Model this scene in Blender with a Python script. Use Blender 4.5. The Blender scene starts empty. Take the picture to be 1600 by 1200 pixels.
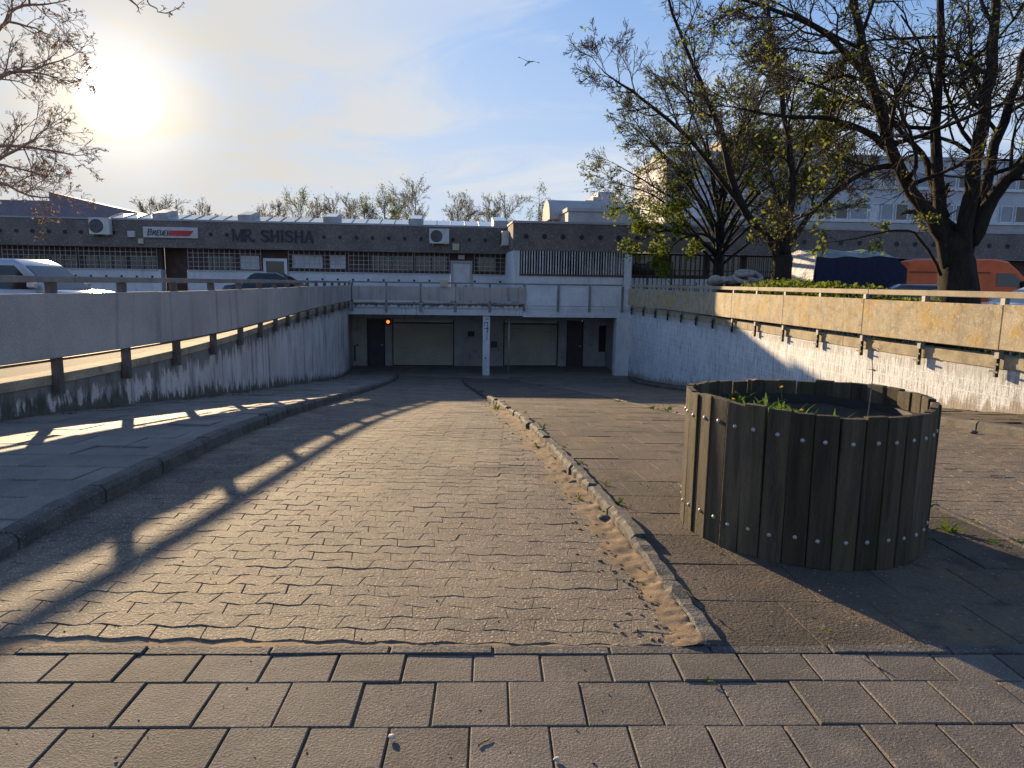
import bpy, bmesh, math, random
import numpy as np
from mathutils import Vector, Matrix
R = math.radians
random.seed(7); rng = np.random.default_rng(7)
sc = bpy.context.scene
col = sc.collection

# ------------------------------------------------------------------ camera
FPX, EYE = 1100.0, 1.5
PITCH, ROLL = math.atan(163 / 1100), math.atan(.015)
cp, sp, cr, sr = math.cos(PITCH), math.sin(PITCH), math.cos(ROLL), math.sin(ROLL)
R0, U0, F0 = Vector((1, 0, 0)), Vector((0, sp, cp)), Vector((0, cp, -sp))
CR, CU = R0 * cr + U0 * sr, U0 * cr - R0 * sr
cam_d = bpy.data.cameras.new('camera'); cam_d.sensor_width = 36; cam_d.lens = FPX / 1600 * 36
cam_d.clip_start = .05; cam_d.clip_end = 3000
cam = bpy.data.objects.new('camera', cam_d); col.objects.link(cam)
m = Matrix.Identity(4)
for i in range(3):
    m[i][0], m[i][1], m[i][2] = CR[i], CU[i], -F0[i]
m[2][3] = EYE
cam.matrix_world = m
sc.camera = cam

# ------------------------------------------------------------------ world, sun, exposure
SUN_AZ, SUN_EL = R(-28.3), R(11.8)          # azimuth from +Y towards +X
sun_dir = Vector((math.sin(SUN_AZ) * math.cos(SUN_EL), math.cos(SUN_AZ) * math.cos(SUN_EL), math.sin(SUN_EL)))
disc_dir = Vector((math.sin(SUN_AZ) * math.cos(R(11.8)), math.cos(SUN_AZ) * math.cos(R(11.8)), math.sin(R(11.8))))
SKY_STRENGTH, SUN_STRENGTH, EXPOSURE = .15, 4.2, 1.42

def node(nt, typ, ins=None, **props):
    n = nt.nodes.new(typ)
    for k, v in props.items(): setattr(n, k, v)
    for k, v in (ins or {}).items():
        s = n.inputs[k]
        if isinstance(v, bpy.types.NodeSocket): nt.links.new(v, s)
        elif isinstance(v, bpy.types.Node): nt.links.new(v.outputs[0], s)
        else:
            if hasattr(s.default_value, '__len__') and len(s.default_value) == 4 and len(v) == 3: v = (*v, 1)
            s.default_value = v
    return n
def mth(nt, op, a, b=0., c=None, clamp=False):
    ins = {0: a, 1: b}
    if c is not None: ins[2] = c
    return node(nt, 'ShaderNodeMath', ins, operation=op, use_clamp=clamp).outputs[0]
def mixc(nt, fac, a, b, blend='MIX'):
    n = node(nt, 'ShaderNodeMix', {}, data_type='RGBA', blend_type=blend, clamp_factor=True)
    for idx, v in ((0, fac), (6, a), (7, b)):
        s = n.inputs[idx]
        if isinstance(v, bpy.types.NodeSocket): nt.links.new(v, s)
        elif idx == 0: s.default_value = v
        else: s.default_value = (*v, 1) if len(v) == 3 else v
    return n.outputs[2]
def ramp(nt, fac, lo, hi, a=0., b=1., smooth=True):
    return node(nt, 'ShaderNodeMapRange', {0: fac, 1: lo, 2: hi, 3: a, 4: b}, interpolation_type='SMOOTHSTEP' if smooth else 'LINEAR').outputs[0]

world = bpy.data.worlds.new('World'); sc.world = world; world.use_nodes = True
wt = world.node_tree; wt.nodes.clear()
tc = node(wt, 'ShaderNodeTexCoord').outputs['Generated']
sky = node(wt, 'ShaderNodeTexSky', sky_type='NISHITA', sun_disc=False, sun_elevation=SUN_EL, sun_rotation=SUN_AZ,
           air_density=1.0, dust_density=1.2, ozone_density=1.6, altitude=50)
sep = node(wt, 'ShaderNodeSeparateXYZ', {0: tc})
den = mth(wt, 'ADD', mth(wt, 'MAXIMUM', sep.outputs[2], 0.), .16)
cx_ = mth(wt, 'DIVIDE', sep.outputs[0], den); cy_ = mth(wt, 'DIVIDE', sep.outputs[1], den)
cv = node(wt, 'ShaderNodeCombineXYZ', {0: mth(wt, 'MULTIPLY', cx_, .8), 1: mth(wt, 'MULTIPLY', cy_, 1.0), 2: 7.7})
cn = node(wt, 'ShaderNodeTexNoise', {'Vector': cv, 'Scale': 1.5, 'Detail': 8., 'Roughness': .62, 'Distortion': .9}).outputs[0]
cn2 = node(wt, 'ShaderNodeTexNoise', {'Vector': cv, 'Scale': .55, 'Detail': 3.}).outputs[0]
cl = mth(wt, 'MULTIPLY', ramp(wt, cn, .40, .64), ramp(wt, cn2, .40, .58))
cl = mth(wt, 'MULTIPLY', cl, ramp(wt, sep.outputs[2], .0, .06))
dt = node(wt, 'ShaderNodeVectorMath', {0: tc, 1: tuple(disc_dir)}, operation='DOT_PRODUCT').outputs['Value']
dt0 = mth(wt, 'MAXIMUM', dt, 0.)
near = mth(wt, 'POWER', dt0, 9.)
cloudc = mixc(wt, near, (2.1, 2.2, 2.36), (2.0, 1.9, 1.75))
vm = lambda op, a, b: node(wt, 'ShaderNodeVectorMath', {0: a, 1: b}, operation=op).outputs[0]
# soft shoulder on the physical sky so that the sunward side keeps its blue instead of burning out
skyc = vm('DIVIDE', vm('MULTIPLY', sky.outputs[0], (.46, .69, 1.10)), vm('ADD', vm('MULTIPLY', sky.outputs[0], (.31, .31, .31)), (1., 1., 1.)))
skyc = mixc(wt, mth(wt, 'MULTIPLY', cl, .7), skyc, cloudc)
hz = mth(wt, 'MULTIPLY', ramp(wt, sep.outputs[2], .42, .0), .55)
skyc = mixc(wt, hz, skyc, mixc(wt, near, (1.8, 1.95, 2.15), (2.0, 1.82, 1.52)))
veil = mth(wt, 'MULTIPLY', mth(wt, 'POWER', dt0, 26.), mth(wt, 'ADD', .42, mth(wt, 'MULTIPLY', cn, .5)))
skyc = mixc(wt, veil, skyc, (1.80, 1.66, 1.42))
# the veiled sun itself: a burnt-out disc with its aureole
aure = mth(wt, 'MULTIPLY', mth(wt, 'POWER', dt0, 60.), .10)
aure2 = mth(wt, 'MULTIPLY', mth(wt, 'POWER', dt0, 380.), 1.5)
disc = mth(wt, 'MULTIPLY', ramp(wt, dt, math.cos(R(2.75)), math.cos(R(1.5))), 9.)
gl = mixc(wt, 1., (0, 0, 0), (1., .80, .52))
def scale(c, f):
    return node(wt, 'ShaderNodeVectorMath', {0: c, 3: f}, operation='SCALE').outputs[0]
def addv(a, b):
    return node(wt, 'ShaderNodeVectorMath', {0: a, 1: b}, operation='ADD').outputs[0]
tot = addv(skyc, scale(gl, mth(wt, 'ADD', aure, aure2)))
tot = addv(tot, scale(mixc(wt, 1., (0, 0, 0), (1, .97, .9)), disc))
bg = node(wt, 'ShaderNodeBackground', {0: tot, 1: SKY_STRENGTH})
node(wt, 'ShaderNodeOutputWorld', {0: bg.outputs[0]})

sl = bpy.data.lights.new('sun', 'SUN'); sl.energy = SUN_STRENGTH; sl.angle = R(.6); sl.color = (1., .745, .44)
so = bpy.data.objects.new('sun', sl); col.objects.link(so)
so.rotation_euler = sun_dir.to_track_quat('Z', 'Y').to_euler(); so.location = sun_dir * 60
sc.view_settings.view_transform = 'Standard'; sc.view_settings.look = 'None'
sc.view_settings.exposure = EXPOSURE; sc.view_settings.gamma = 1; sc.view_settings.use_curve_mapping = False
sc.cycles.use_denoising = True
sc.cycles.max_bounces = 6; sc.cycles.diffuse_bounces = 3; sc.cycles.glossy_bounces = 3; sc.cycles.transmission_bounces = 4
sc.cycles.transparent_max_bounces = 8; sc.cycles.sample_clamp_indirect = 6

# ------------------------------------------------------------------ pixel helpers (photo pixel -> direction)
def ray(x, y):
    return CR * ((x - 800) / FPX) + CU * (-(y - 600) / FPX) + F0
def atY(x, y, Y):
    d = ray(x, y); return d * (Y / d.y) + Vector((0, 0, EYE))
def atz(x, y, z):
    d = ray(x, y); return d * ((z - EYE) / d.z) + Vector((0, 0, EYE))
PY = [-900, 2.7, 5, 7, 9, 11.5, 16, 26, 29, 31, 60]
PZ = [0, 0, -.06, -.16, -.33, -.62, -1.17, -2.40, -2.72, -2.85, -2.85]
_yy = np.arange(-2, 60, .1); _zz = np.interp(_yy, PY, PZ)
_zz = np.convolve(np.pad(_zz, 8, mode='edge'), np.ones(17) / 17, 'valid')
def zr(Y): return float(np.interp(Y, _yy, _zz))

# ------------------------------------------------------------------ object helpers
def tag(o, label=None, cat=None, group=None, kind=None):
    if label: o['label'] = label
    if cat: o['category'] = cat
    if group: o['group'] = group
    if kind: o['kind'] = kind
    return o
def empty(name, loc=(0, 0, 0), rz=0, **kw):
    o = bpy.data.objects.new(name, None); o.empty_display_size = .2; o.location = loc; o.rotation_euler = (0, 0, rz)
    col.objects.link(o); return tag(o, **kw)
class MB:
    def __init__(s): s.v = []; s.f = []
    def add(s, vs, fs):
        b = len(s.v); s.v += [tuple(v) for v in vs]; s.f += [tuple(i + b for i in f) for f in fs]; return s
    def box(s, x0, x1, y0, y1, z0, z1):
        vs = [(x, y, z) for z in (z0, z1) for y in (y0, y1) for x in (x0, x1)]
        return s.add(vs, [(0, 2, 3, 1), (4, 5, 7, 6), (0, 1, 5, 4), (2, 6, 7, 3), (0, 4, 6, 2), (1, 3, 7, 5)])
    def hexa(s, b, t):      # bottom ring, top ring (any equal length, counter-clockwise)
        n = len(b); return s.add(list(b) + list(t), [tuple(range(n - 1, -1, -1)), tuple(range(n, 2 * n))] + [(i, (i + 1) % n, n + (i + 1) % n, n + i) for i in range(n)])
    def prism(s, poly, z0, z1):
        return s.hexa([(x, y, z0) for x, y in poly], [(x, y, z1) for x, y in poly])
    def obox(s, c, ax, ay, az):   # centre + half axes
        c, ax, ay, az = map(Vector, (c, ax, ay, az))
        vs = [c + ax * i + ay * j + az * k for k in (-1, 1) for j in (-1, 1) for i in (-1, 1)]
        return s.add(vs, [(0, 2, 3, 1), (4, 5, 7, 6), (0, 1, 5, 4), (2, 6, 7, 3), (0, 4, 6, 2), (1, 3, 7, 5)])
    def tube(s, pts, rad, n=6, cap=True):
        pts = [Vector(p) for p in pts]; k = len(pts)
        if not hasattr(rad, '__len__'): rad = [rad] * k
        b = len(s.v); d = (pts[1] - pts[0]).normalized()
        u = d.orthogonal().normalized()
        for i, p in enumerate(pts):
            d = (pts[min(i + 1, k - 1)] - pts[max(i - 1, 0)])
            if d.length < 1e-9: d = Vector((0, 0, 1))
            d.normalize(); u = u - d * u.dot(d)
            if u.length < 1e-6: u = d.orthogonal()
            u.normalize(); w = d.cross(u)
            for j in range(n):
                a = 2 * math.pi * j / n; q = p + (u * math.cos(a) + w * math.sin(a)) * rad[i]; s.v.append((q.x, q.y, q.z))
        for i in range(k - 1):
            for j in range(n):
                a, c = b + i * n + j, b + i * n + (j + 1) % n
                s.f.append((a, c, c + n, a + n))
        if cap:
            s.f.append(tuple(b + j for j in range(n - 1, -1, -1))); s.f.append(tuple(b + (k - 1) * n + j for j in range(n)))
        return s
    def lathe(s, prof, n=24, c=(0, 0, 0)):   # (r, z) pairs around z
        b = len(s.v)
        for r, z in prof:
            for j in range(n):
                a = 2 * math.pi * j / n; s.v.append((c[0] + r * math.cos(a), c[1] + r * math.sin(a), c[2] + z))
        for i in range(len(prof) - 1):
            for j in range(n):
                a, d = b + i * n + j, b + i * n + (j + 1) % n
                s.f.append((a, d, d + n, a + n))
        return s
    def build(s, name, mat, parent=None, smooth=False, bevel=0, seg=2, attrs=None, loc=None, **kw):
        me = bpy.data.meshes.new(name); me.from_pydata(s.v, [], s.f)
        if bevel:
            bm = bmesh.new(); bm.from_mesh(me); bmesh.ops.remove_doubles(bm, verts=bm.verts, dist=1e-5)
            es = [e for e in bm.edges if len(e.link_faces) == 2 and e.calc_face_angle(0) > .5]
            bmesh.ops.bevel(bm, geom=es, offset=bevel, segments=seg, affect='EDGES', profile=.5, clamp_overlap=True)
            bmesh.ops.recalc_face_normals(bm, faces=bm.faces)
            bm.to_mesh(me); bm.free()
        for k, vals in (attrs or {}).items():
            a = me.attributes.new(k, 'FLOAT', 'POINT'); a.data.foreach_set('value', vals)
        if mat: me.materials.append(mat)
        if smooth: me.polygons.foreach_set('use_smooth', [True] * len(me.polygons))
        me.update()
        o = bpy.data.objects.new(name, me); col.objects.link(o)
        if loc is not None: o.location = loc
        if parent: o.parent = parent
        return tag(o, **kw)

# ------------------------------------------------------------------ materials
def surf(name, c1, c2=None, sc_=1.3, rough=.85, bump=.3, bsc=90, spec=.3, streak=None, patches=(), speck=None, rnd=0., met=0., course=0., isl=False, foot=None, drip=None, aniso=None, coat=0., obj=False):
    mt = bpy.data.materials.new(name); mt.use_nodes = True; nt = mt.node_tree
    bs = nt.nodes['Principled BSDF']
    P = node(nt, 'ShaderNodeTexCoord').outputs['Object'] if obj else node(nt, 'ShaderNodeNewGeometry').outputs['Position']
    oi = node(nt, 'ShaderNodeNewGeometry').outputs['Random Per Island'] if isl else node(nt, 'ShaderNodeObjectInfo').outputs['Random']
    if aniso: PB = node(nt, 'ShaderNodeMapping', {0: P, 3: aniso}).outputs[0]
    else: PB = P
    c2 = c2 or tuple(x * .72 for x in c1)
    n1 = node(nt, 'ShaderNodeTexNoise', {'Vector': PB, 'Scale': sc_, 'Detail': 5., 'Roughness': .62}).outputs[0]
    c = mixc(nt, ramp(nt, n1, .34, .68), c1, c2)
    n2 = node(nt, 'ShaderNodeTexNoise', {'Vector': PB, 'Scale': bsc, 'Detail': 3., 'Roughness': .7}).outputs[0]
    c = mixc(nt, 1., c, node(nt, 'ShaderNodeCombineColor', {0: ramp(nt, n2, .25, .75, .72, 1.28), 1: ramp(nt, n2, .25, .75, .72, 1.28), 2: ramp(nt, n2, .25, .75, .72, 1.28)}).outputs[0], 'MULTIPLY')
    for (pc, ps, lo, hi, amt) in patches:
        pn = node(nt, 'ShaderNodeTexNoise', {'Vector': PB, 'Scale': ps, 'Detail': 6., 'Roughness': .7}).outputs[0]
        c = mixc(nt, mth(nt, 'MULTIPLY', ramp(nt, pn, lo, hi), amt), c, pc)
    if streak:
        scol, amt, fx, fz, lo, hi = streak
        mp = node(nt, 'ShaderNodeMapping', {0: P, 3: (fx, fx, fz)}).outputs[0]
        sn = node(nt, 'ShaderNodeTexNoise', {'Vector': mp, 'Scale': 1., 'Detail': 4., 'Roughness': .65}).outputs[0]
        fs_ = mth(nt, 'MULTIPLY', ramp(nt, sn, lo, hi), amt)
        if course:   # block courses: streaks stop at each bed joint
            zc = mth(nt, 'FRACT', mth(nt, 'DIVIDE', node(nt, 'ShaderNodeSeparateXYZ', {0: P}).outputs[2], course))
            fs_ = mth(nt, 'MULTIPLY', fs_, ramp(nt, mth(nt, 'ABSOLUTE', mth(nt, 'SUBTRACT', zc, .5)), .49, .42))
        c = mixc(nt, fs_, c, scol)
    for spec_, an in ((foot, 'hb'), (drip, 'ht')):
        if spec_:
            fcol, hgt, amt = spec_
            at = node(nt, 'ShaderNodeAttribute', attribute_name=an).outputs['Fac']
            mp = node(nt, 'ShaderNodeMapping', {0: P, 3: (5, 5, 1.2)}).outputs[0]
            fn = node(nt, 'ShaderNodeTexNoise', {'Vector': mp, 'Scale': 1.3, 'Detail': 5., 'Roughness': .7}).outputs[0]
            lim = mth(nt, 'MULTIPLY', ramp(nt, fn, .3, .7, .15, 1.6), hgt)
            f = mth(nt, 'SUBTRACT', 1., mth(nt, 'DIVIDE', at, lim), clamp=True)
            f = ramp(nt, f, 0., .6)
            c = mixc(nt, mth(nt, 'MULTIPLY', f, amt), c, fcol)
    if speck:
        kc, ks, th, amt = speck
        vr = node(nt, 'ShaderNodeTexVoronoi', {'Vector': P, 'Scale': ks})
        sel = ramp(nt, node(nt, 'ShaderNodeSeparateColor', {0: vr.outputs['Color']}).outputs[0], th, th + .05)
        near_ = ramp(nt, vr.outputs['Distance'], .42, .25)
        c = mixc(nt, mth(nt, 'MULTIPLY', mth(nt, 'MULTIPLY', sel, near_), amt), c, kc)
    if rnd:
        hv = node(nt, 'ShaderNodeHueSaturation', {'Color': c, 'Value': ramp(nt, oi, 0., 1., 1 - rnd, 1 + rnd, False)}).outputs[0]
        c = hv
    nt.links.new(c, bs.inputs['Base Color'])
    bs.inputs['Roughness'].default_value = rough; bs.inputs['Metallic'].default_value = met
    bs.inputs['Specular IOR Level'].default_value = spec; bs.inputs['Coat Weight'].default_value = coat
    if bump:
        h = mth(nt, 'ADD', mth(nt, 'MULTIPLY', n1, .35 / max(sc_, .5)), mth(nt, 'MULTIPLY', n2, 10. / bsc))
        b = node(nt, 'ShaderNodeBump', {'Strength': bump, 'Distance': .06, 'Height': h})
        nt.links.new(b.outputs[0], bs.inputs['Normal'])
    return mt
def plain(name, c, rough=.5, met=0., spec=.5, coat=0., emit=None):
    mt = bpy.data.materials.new(name); mt.use_nodes = True; nt = mt.node_tree; bs = nt.nodes['Principled BSDF']
    P = node(nt, 'ShaderNodeNewGeometry').outputs['Position']
    n1 = node(nt, 'ShaderNodeTexNoise', {'Vector': P, 'Scale': 3., 'Detail': 4.}).outputs[0]
    nt.links.new(mixc(nt, ramp(nt, n1, .35, .7), c, tuple(x * .82 for x in c)), bs.inputs['Base Color'])
    nt.links.new(ramp(nt, n1, .3, .7, rough * .9, min(1, rough * 1.15)), bs.inputs['Roughness'])
    bs.inputs['Metallic'].default_value = met; bs.inputs['Specular IOR Level'].default_value = spec; bs.inputs['Coat Weight'].default_value = coat
    if emit: bs.inputs['Emission Color'].default_value = (*c, 1); bs.inputs['Emission Strength'].default_value = emit
    return mt
def leafmat(name, c1, c2):
    mt = bpy.data.materials.new(name); mt.use_nodes = True; nt = mt.node_tree; nt.nodes.clear()
    P = node(nt, 'ShaderNodeNewGeometry').outputs['Position']
    n1 = node(nt, 'ShaderNodeTexNoise', {'Vector': P, 'Scale': 2.2, 'Detail': 3.}).outputs[0]
    c = mixc(nt, ramp(nt, n1, .35, .65), c1, c2)
    d = node(nt, 'ShaderNodeBsdfDiffuse', {0: c}).outputs[0]; t = node(nt, 'ShaderNodeBsdfTranslucent', {0: c}).outputs[0]
    mx = node(nt, 'ShaderNodeMixShader', {0: .5, 1: d, 2: t}).outputs[0]
    node(nt, 'ShaderNodeOutputMaterial', {0: mx}); return mt
MT = {}
MT['slab'] = surf('pavement_slab', (.148, .127, .108), (.10, .088, .077), 2.2, .85, .8, 110, .35, patches=[((.085, .075, .066), 4, .50, .68, .55), ((.28, .23, .17), 2.3, .54, .72, .4), ((.06, .055, .05), 14, .58, .68, .6)], speck=((.36, .32, .27), 120, .84, .6), rnd=.17)
MT['paver'] = surf('interlocking_paver', (.185, .15, .113), (.13, .107, .086), 1.6, .8, 1., 75, .28, patches=[((.27, .19, .11), 1.1, .53, .70, .45), ((.085, .072, .062), .65, .50, .62, .5), ((.06, .052, .046), 5, .56, .70, .5)], speck=((.55, .47, .36), 75, .72, .75), rnd=.2, isl=True)
MT['joint'] = surf('grey_joint_sand', (.19, .165, .135), (.13, .11, .09), 3, .95, .5, 120, .2)
MT['sand'] = surf('joint_sand', (.255, .18, .11), (.17, .125, .085), 4, .95, .5, 120, .2)
MT['walk'] = surf('walkway_slab', (.20, .18, .158), (.135, .122, .108), 1.4, .75, .5, 110, .4, patches=[((.07, .065, .06), 3, .55, .75, .6), ((.11, .11, .06), 1.2, .6, .8, .4)], speck=((.36, .33, .3), 80, .85, .6), rnd=.12)
MT['island'] = surf('island_slab', (.125, .098, .074), (.07, .058, .048), 1.1, .88, 1., 60, .3, patches=[((.20, .135, .075), 1.6, .52, .70, .6), ((.036, .033, .03), 2.6, .50, .68, .75)], speck=((.38, .34, .3), 60, .93, .6), rnd=.08)
MT['kerb'] = surf('kerb_concrete', (.13, .12, .11), (.07, .066, .062), 4, .85, .9, 70, .3, patches=[((.055, .05, .045), 6, .5, .7, .6)], speck=((.33, .3, .26), 70, .8, .6), rnd=.1)
MT['wallL'] = surf('stained_concrete', (.64, .60, .57), (.47, .44, .415), .9, .85, .35, 70, .3, streak=((.10, .095, .09), .75, 5., .25, .50, .70), patches=[((.16, .17, .12), 1.5, .55, .75, .35)], foot=((.06, .06, .045), .30, .9), drip=((.06, .06, .045), .35, .7))
MT['panelL'] = surf('railing_panel_concrete', (.46, .42, .39), (.36, .33, .305), .8, .85, .3, 90, .3, streak=((.12, .115, .11), .6, 4.5, .25, .5, .72), rnd=.07)
MT['panelR'] = surf('lichen_panel_concrete', (.45, .385, .275), (.34, .29, .205), 2.5, .85, .5, 60, .3, streak=((.22, .18, .13), .5, 6, .5, .5, .72), patches=[((.46, .29, .07), 2.0, .47, .62, .65), ((.20, .15, .09), 6, .50, .64, .6), ((.60, .55, .45), 16, .54, .64, .6)], rnd=.05)
MT['rail'] = surf('rail_concrete', (.40, .34, .25), (.30, .255, .19), 2, .8, .3, 80, .3, patches=[((.36, .28, .13), 3, .55, .75, .35)])
MT['railL'] = surf('rail_weathered', (.27, .25, .23), (.19, .175, .16), 2, .7, .3, 80, .3)
MT['white'] = surf('white_painted_concrete', (.74, .76, .79), (.62, .645, .68), .7, .8, .45, 40, .3, streak=((.19, .18, .165), .8, 44, 2.2, .49, .62), course=.19, foot=((.22, .16, .09), .3, .7), drip=((.33, .32, .30), .3, .5))
MT['beam'] = surf('white_painted_beam', (.60, .61, .63), (.49, .50, .53), .8, .8, .3, 60, .3, streak=((.2, .195, .19), .6, 6, .5, .52, .7), drip=((.05, .05, .045), .16, .85))
MT['parapet'] = surf('white_parapet', (.70, .72, .75), (.58, .60, .63), .9, .8, .3, 60, .3, streak=((.35, .33, .32), .4, 7, 2, .52, .7))
MT['coping'] = surf('coping_concrete', (.44, .37, .26), (.30, .255, .185), 3, .9, .5, 60, .3, patches=[((.09, .09, .06), 2, .5, .7, .6)])
MT['post'] = surf('grey_steel_post', (.24, .24, .24), (.17, .165, .16), 3, .6, .15, 60, .4, patches=[((.12, .075, .05), 5, .58, .72, .6)])
MT['postL'] = surf('rusty_steel_post', (.14, .12, .11), (.09, .075, .07), 4, .7, .3, 60, .3, patches=[((.10, .055, .03), 4, .5, .7, .6)])
MT['dark'] = surf('black_steel', (.025, .024, .024), (.018, .018, .018), 4, .55, .1, 60, .4)
MT['fascia'] = surf('exposed_aggregate', (.20, .17, .155), (.145, .125, .115), 1.2, .9, .9, 22, .25, speck=((.36, .32, .29), 13, .62, .75))
MT['facwall'] = surf('dark_brown_wall', (.11, .07, .062), (.08, .05, .046), 1.2, .8, .2, 30, .3)
MT['plinth'] = surf('white_plinth', (.66, .67, .70), (.55, .56, .59), .8, .8, .2, 40, .3, streak=((.3, .29, .28), .4, 5, .5, .55, .72))
MT['brown_trim'] = plain('brown_trim', (.09, .05, .04), .6)
MT['glassdark'] = plain('window_glass', (.02, .022, .025), .08, 0, .7)
MT['blind'] = plain('white_blind', (.62, .63, .66), .6)
MT['whiteframe'] = plain('white_frame', (.62, .62, .64), .5)
MT['greymetal'] = plain('grey_metal', (.35, .36, .37), .45, .3)
MT['galv'] = plain('galvanised_steel', (.40, .40, .40), .55, .4)
MT['roofglass'] = plain('roof_glazing', (.42, .52, .60), .12, 0, .8, .3)
MT['roof'] = surf('roof_felt', (.16, .155, .15), (.11, .105, .1), 1, .9, .3, 30)
MT['ac'] = plain('air_conditioner_casing', (.62, .61, .58), .5)
MT['wood'] = surf('weathered_wood', (.125, .10, .062), (.068, .055, .04), 2.2, .8, 1., 60, .3, aniso=(9, 9, .7), patches=[((.026, .022, .018), 3, .5, .68, .65), ((.055, .066, .02), .8, .50, .66, .6), ((.14, .125, .10), 9, .60, .70, .55)], rnd=.42)
MT['soil'] = surf('planter_soil', (.055, .04, .028), (.03, .022, .016), 8, .95, 1., 50)
MT['bark'] = surf('tree_bark', (.042, .034, .028), (.022, .018, .016), 6, .9, 1., 25, .2, aniso=(3, 3, .5), patches=[((.07, .065, .035), 2, .58, .74, .5)])
MT['twig'] = surf('twig_bark', (.06, .046, .035), (.037, .028, .022), 6, .85, 0, 25, .2)
MT['stalk_flaretwig'] = surf('pale_stalk_flare_twig', (.34, .24, .19), (.25, .18, .15), 6, .85, 0, 25, .2)  # pinkish paleness imitates flare over backlit twigs; the dry stalk is simply pale
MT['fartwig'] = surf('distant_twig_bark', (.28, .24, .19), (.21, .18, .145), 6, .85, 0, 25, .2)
MT['palebud'] = leafmat('bud', (.30, .20, .13), (.26, .22, .12))
MT['leaf'] = leafmat('spring_leaf', (.14, .19, .03), (.18, .19, .035))
MT['leafd'] = leafmat('green_leaf', (.07, .13, .025), (.12, .16, .03))
MT['leafy'] = leafmat('yellow_green_leaf', (.19, .21, .03), (.13, .18, .03))
MT['weed'] = leafmat('weed_leaf', (.10, .19, .03), (.17, .21, .04))
MT['petal'] = leafmat('yellow_petal', (.75, .52, .03), (.65, .40, .02))
MT['pink'] = leafmat('pink_petal', (.75, .42, .42), (.7, .5, .5))
MT['asphalt'] = surf('parking_asphalt', (.16, .135, .105), (.11, .095, .078), .8, .9, .5, 60, .3, patches=[((.28, .21, .12), .6, .5, .7, .5)], speck=((.3, .27, .22), 40, .85, .5))
MT['street'] = surf('street_ground', (.15, .14, .13), (.11, .10, .095), .8, .9, .4, 60)
MT['tarp'] = surf('blue_tarpaulin', (.007, .010, .045), (.005, .008, .032), 1, .6, .3, 6, .25)
MT['tarpw'] = surf('pale_tarpaulin', (.60, .58, .60), (.48, .47, .5), 2, .6, .5, 8, .4)
MT['tarproof'] = surf('grey_green_tarpaulin', (.22, .27, .26), (.16, .2, .2), 2, .55, .4, 8, .4)
MT['van'] = plain('orange_red_paint', (.80, .13, .025), .35, 0, .3, .15)
MT['silver'] = plain('silver_paint', (.50, .52, .55), .22, .55, .5, .8)
MT['whitecar'] = plain('white_paint', (.66, .68, .72), .25, 0, .5, .7)
MT['blackcar'] = plain('black_paint', (.012, .013, .016), .22, 0, .5, .7)
MT['tyre'] = plain('tyre_rubber', (.02, .02, .02), .85)
MT['office'] = surf('pale_rendered_wall', (.52, .53, .57), (.44, .45, .49), .4, .85, .1, 20)
MT['officew'] = plain('office_glass', (.13, .19, .27), .08, 0, .8)
MT['tan'] = surf('tan_rendered_wall', (.45, .36, .28), (.36, .29, .23), .5, .85, .2, 20)
MT['mauve'] = surf('flare_tinted_roof_cladding', (.26, .22, .26), (.21, .18, .21), .6, .8, .1, 20)  # purple tint of the lens flare put into the cladding colour
MT['conc'] = surf('plain_concrete', (.42, .41, .41), (.34, .33, .33), .8, .85, .3, 40)
MT['roller'] = surf('roller_shutter', (.56, .54, .46), (.45, .435, .37), .8, .6, .05, 30, .4)
MT['inner'] = surf('garage_inner_wall', (.44, .44, .44), (.33, .33, .33), .9, .85, .2, 40, patches=[((.12, .12, .12), 1.5, .52, .7, .5)])
MT['steel_door'] = plain('dark_steel_door', (.055, .055, .065), .5)
MT['navy'] = plain('navy_letter', (.02, .018, .045), .5)
MT['sign'] = plain('pale_sign_board', (.58, .54, .55), .45)
MT['red'] = plain('red_sign_patch', (.55, .04, .045), .45)
MT['yellowbox'] = plain('pale_yellow_box', (.52, .47, .33), .6)
MT['lampon'] = plain('lit_orange_lamp', (1., .15, .008), .4, emit=1.3)
MT['blackmark_hole'] = plain('black_paint_and_hole_shade', (.02, .02, .025), .6)  # column paint marks; also black standing in for shade inside holes
MT['stone'] = surf('grey_stone', (.46, .44, .41), (.33, .31, .29), 6, .9, .6, 40)
MT['gull'] = plain('grey_feathers', (.16, .17, .19), .8)
MT['gullw'] = plain('white_feathers', (.6, .6, .6), .8)
MT['rot'] = surf('leaf_litter', (.17, .10, .05), (.09, .055, .03), 8, .9, .3, 40)
from mathutils import noise
def fbm(x, y, z=0., o=4): return noise.fractal(Vector((x, y, z)), 1.0, 2.1, o)   # about -1..1
def hor(x): return 437 + .015 * (x - 800)
def bear(x):
    d = ray(x, hor(x)); return d.x / d.y
# ------------------------------------------------------------------ plan curves (X as a function of Y)
LP = [75, 191, 271, 330, 372, 402, 427, 447, 465, 481, 494, 507, 518.6, 529, 538, 546]
RP = [1574, 1448, 1354, 1281, 1230, 1185, 1149, 1119, 1092, 1067, 1045, 1025, 1007, 990]
LY = [8.3, 9.55, 10.9, 12.35] + [13.9 + 1.59 * i for i in range(12)]
postL = [(bear(x) * y, y) for x, y in zip(LP, LY)]
postR = [(bear(x) * (10.8 + 1.63 * i), 10.8 + 1.63 * i) for i, x in enumerate(RP)]
pfL = np.polyfit([p[1] for p in postL], [p[0] for p in postL], 4); pfR = np.polyfit([p[1] for p in postR], [p[0] for p in postR], 3)
def lin_ext(pf, y0):
    s = np.polyval(np.polyder(pf), y0); v = np.polyval(pf, y0)
    return lambda Y: float(np.polyval(pf, Y)) if Y >= y0 else float(v + s * (Y - y0))
XL0, XR0 = lin_ext(pfL, 8.3), lin_ext(pfR, 10.8)
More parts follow.
